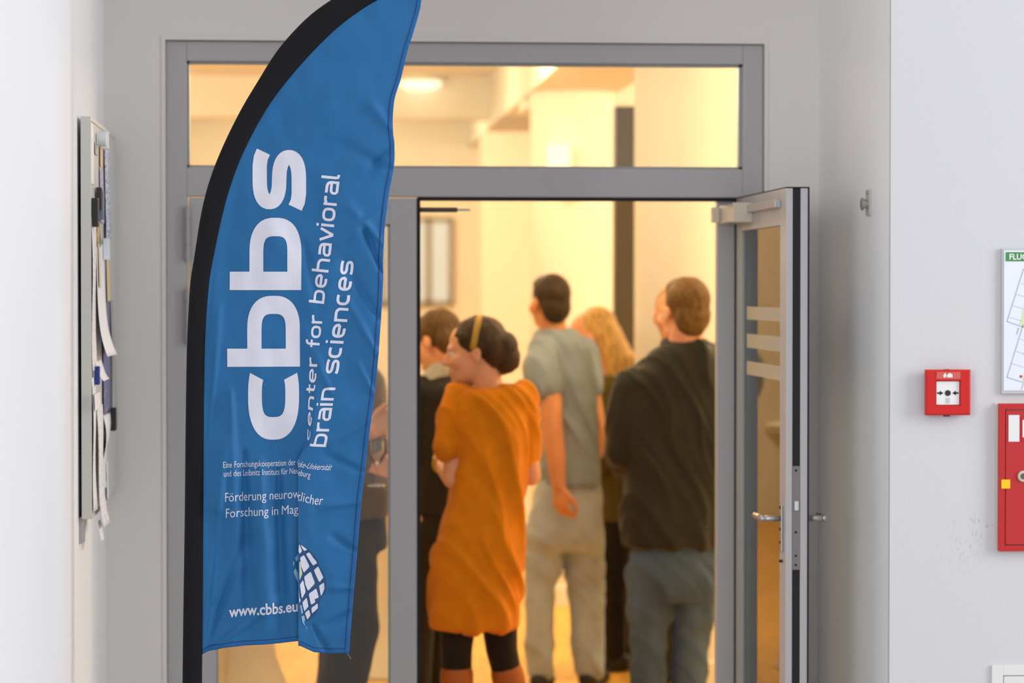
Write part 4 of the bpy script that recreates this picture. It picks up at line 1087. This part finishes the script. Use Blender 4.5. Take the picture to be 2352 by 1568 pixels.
B.chain([(sl + Vector((0.01, 0, -0.005)), 0.066), (pt(1038, 990), 0.060), (pt(1038, 1022, -0.01), 0.058)]); B.chain([(sr + Vector((-0.01, 0, -0.005)), 0.064), (pt(1206, 990), 0.048), (pt(1208, 1046, 0.02), 0.046)])
B.build('dress', ochre, P_, 0.009, 4, folds(0.016, 42, 0.45, 0.6))
tights = cloth_mat('tights_black', (0.012, 0.009, 0.008, 1), 0.7)
B = Blob()
B.chain([(pt(1060, 1330), 0.080), (kl, 0.060), ((kl + al) / 2, 0.052)]); B.chain([(pt(1138, 1330), 0.080), (kr, 0.060), ((kr + ar) / 2, 0.052)])
B.build('tights', tights, P_, 0.009)
boot = mat('boot_brown', srgb(168, 92, 28), 0.55, var=0.1)
for (k_, a_, yw) in ((kl, al, 0.3), (kr, ar, 0.15)):
    B = Blob(); q = Vector((a_.x, a_.y, 0)); top = k_ + (a_ - k_) * 0.28; f, r, u = basis(yw); ax_ = Matrix((f, r, u)).transposed()
    B.chain([(top, 0.062), ((top + a_) / 2, 0.060), (a_, 0.045), (q + Vector((0, 0, 0.05)), 0.042)]); B.ell(q + f * 0.09 + Vector((0, 0, 0.034)), (0.10, 0.042, 0.034), ax_); B.ell(q + Vector((0, 0, 0.02)), (0.045, 0.034, 0.02), ax_)
    B.build('boot', boot, P_, 0.008)
hb = hair_mat('hair_dark_brown', srgb(62, 42, 16)); B = Blob(); E = lambda p, rad: B.ell(PP(*p), rad, ax)
E((-0.031, 0, 0.042), (0.100, 0.087, 0.087)); E((-0.078, 0, 0.0), (0.060, 0.080, 0.080)); E((0.004, 0.052, 0.046), (0.046, 0.030, 0.036)); E((0.004, -0.052, 0.046), (0.046, 0.030, 0.036))
E((-0.118, 0.0, -0.040), (0.055, 0.055, 0.060)); E((-0.10, 0.03, -0.06), (0.045, 0.045, 0.045)); E((-0.125, -0.01, 0.005), (0.045, 0.05, 0.05))
B.build('hair', hb, P_, 0.007, 2, folds(0.004, 110, 0.8, 1.0))
bm = bmesh.new()
hbm = mat('hairband_gold', srgb(190, 150, 50), 0.5)
n_ = 28; vv = []
for i in range(n_ + 1):
    a = math.radians(-20 + 220 * i / n_)
    for (da, k_) in ((0.012, 1), (-0.012, 1)):
        vv.append(PP(-0.012 + da - 0.03 * math.sin(a), 0.0925 * math.cos(a), 0.040 + 0.0935 * math.sin(a)))
o = obj('hairband', vv, [(2 * i, 2 * i + 2, 2 * i + 3, 2 * i + 1) for i in range(n_)], hbm, P_, True); o.modifiers.new('t', 'SOLIDIFY').thickness = 0.004
B = Blob(); q = wl + Vector((-0.0, 0.01, 0.0)); 
for i in range(12):
    a = 2 * math.pi * i / 12; dd = (wl - el).normalized(); s1 = dd.cross(Vector((0, 0, 1))).normalized(); s2 = dd.cross(s1)
    a2 = 2 * math.pi * (i + 1) / 12; c_ = wl - dd * 0.03
    B.cap(c_ + (s1 * math.cos(a) + s2 * math.sin(a)) * 0.034, 0.007, c_ + (s1 * math.cos(a2) + s2 * math.sin(a2)) * 0.034, 0.007, 8)
B.build('bracelet', mat('bracelet_gold', srgb(235, 200, 90), 0.3, 0.4), P_, 0.005, 1)

# ---- man in the grey t-shirt
Y = 11.55; pt, pz, row = at(Y)
P_ = empty('person', pz(1300, 0)); tag(P_, 'person in a grey t-shirt and light grey trousers, one arm hanging', 'person')
hc = pt(1262, 692); fru = basis(math.radians(22), 0.0); B = Blob(); PP, ax = head(B, hc, fru, 1.0)
B.cap(PP(-0.02, 0, -0.06), 0.056, pt(1272, 775), 0.062)
tn = -0.5
B.trunk([row(768, 1235, 1315, 0.06), row(800, 1225, 1350, 0.10), row(900, 1250, 1360, 0.115), row(1000, 1255, 1362, 0.105), row(1110, 1250, 1362, 0.09), row(1190, 1250, 1362, 0.09)])
s1 = pt(1246, 812, -0.10); e1 = pt(1268, 985, -0.19); w1_ = pt(1283, 1112, -0.21)
s2 = pt(1338, 815, 0.10); e2 = pt(1368, 975, 0.10); w2_ = pt(1372, 1040, 0.28)
B.chain([(s1, 0.044), (pt(1262, 900, -0.16), 0.056), (e1, 0.047), (pt(1276, 1040, -0.20), 0.044), (w1_, 0.031)])
B.chain([(s2, 0.055), (e2, 0.044), (w2_, 0.030)])
hand(B, w1_, (0.12, 0.05, -1), (0.75, 0.65, 0), 0.55, 1, 1.08); hand(B, w2_, (0, 1, 0.15), (-1, 0, 0), 0.6, -1, 1.05)
kl, kr = pz(1240, 0.50), pz(1345, 0.50, 0.05); al, ar = pz(1240, 0.09), pz(1355, 0.09, 0.06)
B.chain([(pt(1262, 1180, -0.0), 0.06), (kl, 0.045), (al, 0.038)]); B.chain([(pt(1335, 1180, 0.02), 0.06), (kr, 0.045), (ar, 0.038)])
body = B.build('body', SK2, P_, 0.0065, 2); eyes(PP, ax, 1.0, body)
B = Blob()
B.trunk([row(758, 1240, 1312, 0.07), row(772, 1226, 1330, 0.095), row(800, 1222, 1352, 0.125), row(860, 1236, 1362, 0.14), row(940, 1246, 1368, 0.14), row(1040, 1243, 1374, 0.135), row(1113, 1240, 1378, 0.14)])
B.chain([(s1 + Vector((0.01, 0.02, 0)), 0.075), (pt(1244, 850, -0.13), 0.080), (pt(1252, 884, -0.15), 0.080)]); B.chain([(s2, 0.072), (pt(1352, 885, 0.10), 0.064)])
B.build('t_shirt', cloth_mat('tshirt_grey', srgb(142, 155, 165)), P_, 0.009, 4, folds(0.011, 48, 0.25, 2.0))
tr = cloth_mat('trousers_light_grey', srgb(172, 184, 192)); B = Blob()
B.trunk([row(1095, 1240, 1374, 0.115), row(1150, 1224, 1382, 0.13), row(1225, 1210, 1386, 0.13), row(1262, 1210, 1386, 0.10)])
B.chain([(pt(1252, 1215), 0.085), (pt(1248, 1310), 0.078), (kl, 0.066), (pz(1240, 0.10), 0.060)]); B.chain([(pt(1338, 1215, 0.03), 0.092), (pt(1342, 1310, 0.04), 0.090), (kr, 0.082), (pz(1354, 0.10, 0.06), 0.070)])
B.build('trousers', tr, P_, 0.009, 14, folds(0.009, 40, 0.7, 1.0))
sk = mat('shoe_black', (0.012, 0.011, 0.01, 1), 0.5)
shoe('shoe', al, 0.1, P_, sk, -0.3); shoe('shoe', ar, 0.1, P_, sk, -0.5)
B = Blob(); E = lambda p, rad: B.ell(PP(*p), rad, ax)
E((-0.024, 0, 0.036), (0.098, 0.081, 0.088)); E((-0.062, 0, -0.02), (0.052, 0.070, 0.080)); E((0.02, 0, 0.07), (0.06, 0.066, 0.048))
B.build('hair', hair_mat('hair_black_brown', srgb(52, 36, 16)), P_, 0.007, 2)

# ---- man in the dark jacket and jeans
Y = 10.45; pt, pz, row = at(Y)
P_ = empty('person', pz(1540, 0)); tag(P_, 'person in a black jacket and faded blue jeans standing with back turned', 'person')
hc = pt(1575, 712); fru = basis(math.radians(14), 0.0); B = Blob(); PP, ax = head(B, hc, fru, 1.04)
B.cap(PP(-0.02, 0, -0.06), 0.062, pt(1572, 800), 0.068)
B.trunk([row(790, 1530, 1615, 0.07), row(850, 1480, 1660, 0.10), row(950, 1465, 1660, 0.11), row(1100, 1465, 1665, 0.12), row(1260, 1460, 1665, 0.125)])
s1 = pt(1456, 890, -0.01); e1 = pt(1428, 1035, 0.0); w1_ = pt(1440, 1080, 0.26); s2 = pt(1680, 888); e2 = pt(1700, 1040, 0.0); w2_ = pt(1695, 1130, 0.22)
B.chain([(s1, 0.048), (e1, 0.044), (w1_, 0.032)]); B.chain([(s2, 0.048), (e2, 0.044), (w2_, 0.032)])
hand(B, w1_, (0.3, 0.9, 0.1), (0.6, -0.3, 0.5), 0.6, 1, 1.08); hand(B, w2_, (-0.2, 0.6, -0.6), (-0.8, 0, 0.2), 0.5, -1, 1.08)
kl, kr = pz(1492, 0.50), pz(1590, 0.50, 0.03); al, ar = pz(1488, 0.09), pz(1580, 0.09, 0.03)
B.chain([(pt(1505, 1260), 0.07), (kl, 0.05), (al, 0.04)]); B.chain([(pt(1605, 1260), 0.07), (kr, 0.05), (ar, 0.04)])
body = B.build('body', SK, P_, 0.0065, 2); eyes(PP, ax, 1.04, body)
B = Blob()
B.trunk([row(786, 1534, 1620, 0.085), row(800, 1508, 1640, 0.105), row(830, 1478, 1668, 0.125), row(880, 1436, 1692, 0.14), row(980, 1432, 1690, 0.15), row(1090, 1436, 1676, 0.145), row(1180, 1430, 1672, 0.155), row(1236, 1432, 1668, 0.16), row(1250, 1440, 1660, 0.155)])
B.chain([(s1, 0.074), ((s1 + e1) / 2, 0.072), (e1, 0.066), ((e1 + w1_) / 2, 0.058), (w1_, 0.048)]); B.chain([(s2, 0.074), (e2, 0.066), (w2_, 0.048)])
B.build('jacket', cloth_mat('jacket_black_olive', srgb(42, 44, 38), 0.7), P_, 0.009, 3, folds(0.015, 40, 0.3, 3.2))
B = Blob()
for i in range(14):
    a0, a1 = math.radians(-70 + 320 * i / 14), math.radians(-70 + 320 * (i + 1) / 14); c_ = pt(1574, 792)
    f_ = lambda a: c_ + Vector((0.080 * math.cos(a), 0.080 * math.sin(a) , 0.012 * math.sin(a) - 0.0))
    B.cap(f_(a0), 0.024, f_(a1), 0.024, 10)
B.build('collar', cloth_mat('collar_black', srgb(26, 25, 20), 0.7), P_, 0.008, 3)
jn = mat('jeans_blue_grey', srgb(80, 102, 126), 0.85, var=0.35, vscale=5, bump=0.3, bscale=250, stretch=(1, 1, 0.5), spec=0.2); B = Blob()
B.trunk([row(1195, 1470, 1630, 0.10), row(1250, 1452, 1648, 0.122), row(1330, 1446, 1650, 0.125), row(1380, 1446, 1650, 0.10)])
B.chain([(pt(1494, 1320), 0.096), (pt(1492, 1410), 0.088), (kl, 0.076), ((kl + al) / 2, 0.07), (pz(1488, 0.09), 0.07)]); B.chain([(pt(1600, 1320, 0.02), 0.098), (pt(1594, 1410, 0.02), 0.09), (kr, 0.080), ((kr + ar) / 2, 0.07), (pz(1580, 0.09, 0.03), 0.07)])
B.build('jeans', jn, P_, 0.009, 14, folds(0.011, 42, 0.7, 0.4))
shoe('shoe', al, 0.1, P_, sk, 0.2); shoe('shoe', ar, 0.1, P_, sk, -0.2)
B = Blob(); E = lambda p, rad: B.ell(PP(*p), rad, ax)
E((-0.024, 0, 0.040), (0.106, 0.086, 0.092)); E((-0.066, 0, -0.022), (0.055, 0.074, 0.082)); E((0.02, 0, 0.078), (0.066, 0.07, 0.05))
B.build('hair', hair_mat('hair_ash_brown', srgb(112, 82, 36)), P_, 0.007, 2, folds(0.004, 90, 0.6, 0.0))

# ---- woman with long blonde hair
Y = 12.2; pt, pz, row = at(Y)
P_ = empty('person', pz(1405, 0)); tag(P_, 'person in an olive jacket and black trousers standing before the dark post', 'person')
hc = pt(1354, 772); fru = basis(math.radians(80), -0.25); B = Blob(); PP, ax = head(B, hc, fru, 1.0)
B.cap(PP(-0.03, 0, -0.06), 0.052, pt(1398, 862), 0.058)
B.trunk([row(862, 1375, 1440, 0.06), row(890, 1350, 1455, 0.12), row(1000, 1355, 1452, 0.12), row(1190, 1365, 1458, 0.12)])
for s in (-1, 1):
    a_, b_, c_ = pt(1400, 898, s * 0.15), pt(1400, 1040, s * 0.17), pt(1335, 1080, s * 0.12)
    B.chain([(a_, 0.05), (b_, 0.042), (c_, 0.027)]); hand(B, c_, (-1, 0, 0.2), (0, -s, 0), 0.6, s, 0.95)
kl, kr = pz(1410, 0.47, -0.08), pz(1425, 0.47, 0.08); al, ar = pz(1412, 0.09, -0.08), pz(1432, 0.09, 0.08)
for (k_, a_, s) in ((kl, al, -1), (kr, ar, 1)): B.chain([(pt(1415, 1190, s * 0.06), 0.06), (k_, 0.045), (a_, 0.034)])
body = B.build('body', SK, P_, 0.0065, 2); eyes(PP, ax, 1.0, body)
B = Blob(); B.trunk([row(862, 1378, 1440, 0.08), row(880, 1360, 1452, 0.13), row(920, 1350, 1460, 0.16), row(1060, 1352, 1456, 0.15), row(1192, 1362, 1462, 0.15)])
for s in (-1, 1): B.chain([(pt(1400, 898, s * 0.15), 0.068), (pt(1400, 1040, s * 0.17), 0.056), (pt(1345, 1076, s * 0.12), 0.044)])
B.build('jacket', cloth_mat('jacket_olive', srgb(92, 80, 40)), P_, 0.01, 3, folds(0.006, 22, 0.3, 1.0))
B = Blob(); B.trunk([row(1175, 1366, 1456, 0.13), row(1240, 1368, 1460, 0.15)])
for (k_, a_, s) in ((kl, al, -1), (kr, ar, 1)): B.chain([(pt(1416, 1230, s * 0.07), 0.085), (k_, 0.066), (a_, 0.055)])
B.build('trousers', cloth_mat('trousers_black', (0.016, 0.013, 0.009, 1)), P_, 0.01)
shoe('shoe', al, 0.1, P_, sk, 1.2); shoe('shoe', ar, 0.1, P_, sk, 1.0)
B = Blob(); E = lambda p, rad: B.ell(PP(*p), rad, ax)
E((-0.048, 0, 0.036), (0.092, 0.086, 0.090)); E((-0.090, 0, -0.03), (0.062, 0.085, 0.09))
for (o_, b_) in ((0.0, 0.0), (0.05, 0.02), (-0.05, 0.02)):
    B.chain([(PP(-0.085, o_, 0.0), 0.058), (PP(-0.12 + b_, o_ * 1.3, -0.14), 0.060), (PP(-0.11 + b_, o_ * 1.4, -0.24), 0.045), (PP(-0.10 + b_, o_ * 1.4, -0.30), 0.02)])
B.build('hair', hair_mat('hair_blonde', srgb(206, 164, 92)), P_, 0.008, 2, folds(0.005, 90, 0.3, 0.0))

# ---- man in black beside the closed leaf
Y = 10.75; pt, pz, row = at(Y)
P_ = empty('person', pz(985, 0)); tag(P_, 'person in a black suit and pale shirt leaning towards the glazed leaf', 'person')
hc = pt(1002, 785); fru = basis(math.radians(50), -0.45, 0.1); B = Blob(); PP, ax = head(B, hc, fru, 1.0)
B.cap(PP(-0.03, 0, -0.06), 0.056, pt(1015, 868), 0.062)
B.trunk([row(862, 985, 1050, 0.07), row(900, 955, 1080, 0.12), row(1000, 950, 1075, 0.125), row(1130, 945, 1062, 0.12), row(1200, 945, 1060, 0.12)])
s1, e1, w1_ = pt(965, 905, -0.05), pt(950, 1040, -0.06), pt(925, 1020, 0.16); s2, e2, w2_ = pt(1070, 905, 0.06), pt(1072, 1040, 0.10), pt(1000, 1060, 0.28)
B.chain([(s1, 0.055), (e1, 0.045), (w1_, 0.031)]); B.chain([(s2, 0.055), (e2, 0.045), (w2_, 0.031)])
hand(B, w1_, (-0.5, 0.8, 0.2), (0.6, 0.2, 0.4), 0.6, -1, 1.05); hand(B, w2_, (-0.9, 0.4, 0.1), (0, -0.6, 0.6), 0.6, 1, 1.05)
kl, kr = pz(965, 0.50), pz(1005, 0.50, 0.12); al, ar = pz(955, 0.09), pz(1000, 0.09, 0.14)
B.chain([(pt(975, 1200, -0.05), 0.065), (kl, 0.05), (al, 0.04)]); B.chain([(pt(1030, 1200, 0.05), 0.065), (kr, 0.05), (ar, 0.04)])
body = B.build('body', SK, P_, 0.0065, 2); eyes(PP, ax, 1.0, body)
bk = cloth_mat('suit_black', (0.020, 0.018, 0.015, 1), 0.75); B = Blob()
B.trunk([row(858, 990, 1046, 0.085), row(876, 972, 1066, 0.11), row(905, 955, 1085, 0.145), row(1000, 952, 1078, 0.15), row(1130, 946, 1066, 0.14), row(1180, 946, 1066, 0.14)])
B.chain([(s1, 0.074), (e1, 0.060), (w1_, 0.045)]); B.chain([(s2, 0.074), (e2, 0.060), (w2_, 0.045)])
B.build('jacket', bk, P_, 0.01, 3, folds(0.006, 22, 0.3, 0.0))
B = Blob(); B.cap(PP(0.01, 0, -0.125), 0.058, pt(985, 905, -0.02), 0.07)
B.build('shirt', cloth_mat('shirt_pale', srgb(190, 190, 180)), P_, 0.01)
B = Blob(); B.trunk([row(1165, 948, 1062, 0.13), row(1230, 942, 1062, 0.14)]); B.chain([(pt(975, 1230, -0.05), 0.088), (kl, 0.066), (al, 0.058)]); B.chain([(pt(1030, 1230, 0.05), 0.088), (kr, 0.066), (ar, 0.058)])
B.build('trousers', bk, P_, 0.01)
shoe('shoe', al, 0.1, P_, sk, 0.8); shoe('shoe', ar, 0.1, P_, sk, 0.6)
B = Blob(); E = lambda p, rad: B.ell(PP(*p), rad, ax)
E((-0.026, 0, 0.038), (0.102, 0.083, 0.090)); E((-0.066, 0, -0.02), (0.055, 0.072, 0.080)); E((0.025, 0, 0.078), (0.066, 0.068, 0.045))
B.build('hair', hair_mat('hair_mid_brown', srgb(92, 66, 26)), P_, 0.007, 2, folds(0.003, 90, 0.6, 0.0))

# ---- man behind the closed leaf holding a glass
Y = 9.95; pt, pz, row = at(Y)
P_ = empty('person', pz(780, 0)); tag(P_, 'person in a brown jacket behind the closed glazed leaf, holding a glass', 'person')
hc = pt(775, 735); fru = basis(math.radians(-75), -0.1); B = Blob(); PP, ax = head(B, hc, fru, 1.02)
B.cap(PP(-0.02, 0, -0.06), 0.058, pt(770, 825), 0.064)
B.trunk([row(820, 745, 805, 0.08), row(860, 715, 845, 0.16), row(1000, 712, 852, 0.16), row(1190, 715, 850, 0.14)])
s1, e1, w1_ = pt(800, 872, -0.19), pt(835, 1030, -0.22), pt(852, 1058, 0.0); s2, e2, w2_ = pt(835, 880, -0.12), pt(838, 1020, -0.22), pt(850, 992, -0.36)
s1, e1, w1_ = pt(790, 872, -0.19), pt(805, 1040, -0.24), pt(840, 1062, -0.28)
B.chain([(s1, 0.056), (e1, 0.046), (w1_, 0.032)]); B.chain([(s2, 0.056), (e2, 0.046), (w2_, 0.032)])
hand(B, w1_, (0.8, -0.3, -0.15), (0.1, 0.9, 0), 0.7, 1, 1.05); hand(B, w2_, (0.85, -0.1, 0.5), (0.1, -0.9, 0.2), 0.5, -1, 1.05)
kl, kr = pz(775, 0.50, -0.1), pz(770, 0.50, 0.1); al, ar = pz(770, 0.09, -0.1), pz(760, 0.09, 0.1)
for (k_, a_, s) in ((kl, al, -1), (kr, ar, 1)): B.chain([(pt(780, 1200, s * 0.07), 0.065), (k_, 0.06), (a_, 0.04)])
body = B.build('body', SK, P_, 0.0065, 2); eyes(PP, ax, 1.02, body)
bj = cloth_mat('jacket_brown_grey', srgb(104, 90, 66)); B = Blob()
B.trunk([row(815, 748, 806, 0.09), row(835, 725, 830, 0.14), row(870, 705, 880, 0.19), row(1000, 704, 888, 0.185), row(1120, 704, 890, 0.17), row(1188, 704, 890, 0.165)])
B.chain([(s1, 0.076), (e1, 0.062), (w1_ + (e1 - w1_) * 0.2, 0.046)]); B.chain([(s2, 0.076), (e2, 0.062), (w2_ + (e2 - w2_) * 0.2, 0.046)])
B.build('jacket', bj, P_, 0.01, 3, folds(0.006, 22, 0.3, 0.0))
tb = cloth_mat('trousers_charcoal', srgb(42, 40, 32)); B = Blob(); B.trunk([row(1170, 706, 886, 0.15), row(1260, 706, 888, 0.16)])
for (k_, a_, s) in ((kl, al, -1), (kr, ar, 1)): B.chain([(pt(795, 1250, s * 0.08), 0.115), (k_ + Vector((0.05, 0, 0)), 0.10), (a_, 0.075)])
B.build('trousers', tb, P_, 0.01, 3, folds(0.006, 18, 1.2, 0.0))
shoe('shoe', al, 0.1, P_, sk, -1.3); shoe('shoe', ar, 0.1, P_, sk, -1.3)
B = Blob(); E = lambda p, rad: B.ell(PP(*p), rad, ax)
E((-0.026, 0, 0.038), (0.102, 0.083, 0.090)); E((-0.066, 0, -0.02), (0.055, 0.072, 0.080)); E((0.02, 0, 0.078), (0.066, 0.068, 0.045))
B.build('hair', hair_mat('hair_greying', srgb(96, 84, 64)), P_, 0.007, 2)
gc = pt(866, 1100, -0.42); gm = M['glass']
lathe_prof = [(0.032, -0.005), (0.032, 0.0), (0.004, 0.006), (0.004, 0.07), (0.02, 0.085), (0.038, 0.115), (0.036, 0.16), (0.034, 0.16), (0.036, 0.115), (0.018, 0.088)]
wg = empty('wine_glass', (gc.x, gc.y, gc.z - 0.02))
lathe('bowl', lathe_prof[4:], (gc.x, gc.y, gc.z - 0.02), gm, wg, 28); lathe('stem', lathe_prof[1:5], (gc.x, gc.y, gc.z - 0.02), gm, wg, 20); lathe('foot', [(0.033, -0.004), (0.033, 0.0), (0.004, 0.006)], (gc.x, gc.y, gc.z - 0.02), M['chrome'], wg, 28)
tag(wg, 'stemmed drinking glass held by the person behind the closed leaf', 'glass')

# ---- person half hidden in front of the man in the dark jacket
Y = 11.35; pt, pz, row = at(Y)
P_ = empty('person', pz(1545, 0)); tag(P_, 'person in a grey shirt mostly hidden behind the black jacket and jeans', 'person')
hc = pt(1546, 722); fru = basis(math.radians(165), 0.0); B = Blob(); PP, ax = head(B, hc, fru, 1.0)
B.cap(PP(-0.02, 0, -0.06), 0.056, pt(1550, 800), 0.062)
B.trunk([row(795, 1520, 1580, 0.07), row(840, 1490, 1610, 0.09), row(1000, 1485, 1615, 0.11), row(1210, 1478, 1622, 0.12)])
for s in (-1, 1):
    a_, b_, c_ = pt(1550 + s * 82, 870), pt(1550 + s * 98, 1000, 0.02), pt(1550 + s * 60, 1060, -0.2)
    B.chain([(a_, 0.042), (b_, 0.042), (c_, 0.031)]); hand(B, c_, (-s * 0.4, -0.9, 0.1), (-s * 0.8, 0.2, -0.2), 0.6, -s, 1.0)
kl, kr = pz(1515, 0.50), pz(1585, 0.50); al, ar = pz(1515, 0.09), pz(1585, 0.09)
for (k_, a_, x_) in ((kl, al, 1515), (kr, ar, 1585)): B.chain([(pt(x_, 1200), 0.065), (k_, 0.05), (a_, 0.04)])
body = B.build('body', SK, P_, 0.007, 2); eyes(PP, ax, 1.0, body)
B = Blob(); B.trunk([row(795, 1522, 1580, 0.08), row(815, 1490, 1610, 0.11), row(860, 1470, 1632, 0.14), row(1000, 1472, 1630, 0.14), row(1200, 1470, 1630, 0.14)])
for s in (-1, 1): B.chain([(pt(1550 + s * 80, 872), 0.07), (pt(1550 + s * 98, 1000, 0.02), 0.058), (pt(1550 + s * 66, 1050, -0.16), 0.044)])
B.build('shirt', cloth_mat('shirt_grey', srgb(120, 118, 108)), P_, 0.01, 3, folds(0.006, 22, 0.3, 0.0))
B = Blob(); B.trunk([row(1180, 1472, 1628, 0.13), row(1260, 1472, 1628, 0.14)])
for (k_, a_, x_) in ((kl, al, 1515), (kr, ar, 1585)): B.chain([(pt(x_, 1240), 0.088), (k_, 0.066), (a_, 0.06)])
B.build('trousers', tb, P_, 0.01)
shoe('shoe', al, 0.1, P_, sk, 2.8); shoe('shoe', ar, 0.1, P_, sk, 3.3)
B = Blob(); E = lambda p, rad: B.ell(PP(*p), rad, ax)
E((-0.028, 0, 0.040), (0.100, 0.083, 0.088)); E((-0.064, 0, -0.02), (0.055, 0.072, 0.080))
B.build('hair', hair_mat('hair_fair', srgb(196, 150, 84)), P_, 0.007, 2)

# ------------------------------------------------------------------ cocktail tables under white stretch cloths
clothw = cloth_mat('table_cloth_cream', srgb(232, 222, 200), 0.8, 0.03)
def cocktail_table(px, Y, label):
    x = Xat(px, Y); e = empty('cocktail_table', (x, Y, 0))
    lathe('table_cover', [(0.30, 0.006), (0.22, 0.10), (0.15, 0.28), (0.115, 0.50), (0.13, 0.70), (0.20, 0.92), (0.335, 1.08), (0.345, 1.10), (0.34, 1.115)], (x, Y, 0), clothw, e, 40)
    lathe('table_top', [(0.34, 1.115), (0.345, 1.12), (0.345, 1.128), (0.335, 1.132)], (x, Y, 0), clothw, e, 40)
    for i in range(4):
        a = math.pi / 4 + i * math.pi / 2
        bm = bmesh.new(); add_cyl(bm, (x + 0.30 * math.cos(a), Y + 0.30 * math.sin(a), 0), (x + 0.30 * math.cos(a), Y + 0.30 * math.sin(a), 0.02), 0.03, 0.02, 14); bm_obj('foot', bm, M['black'], e)
    tag(e, label, 'table', 'white covered cocktail tables')
cocktail_table(548, 10.7, 'white covered cocktail table behind the closed glazed leaf')
cocktail_table(925, 12.2, 'white covered cocktail table beyond the person in the ochre dress')
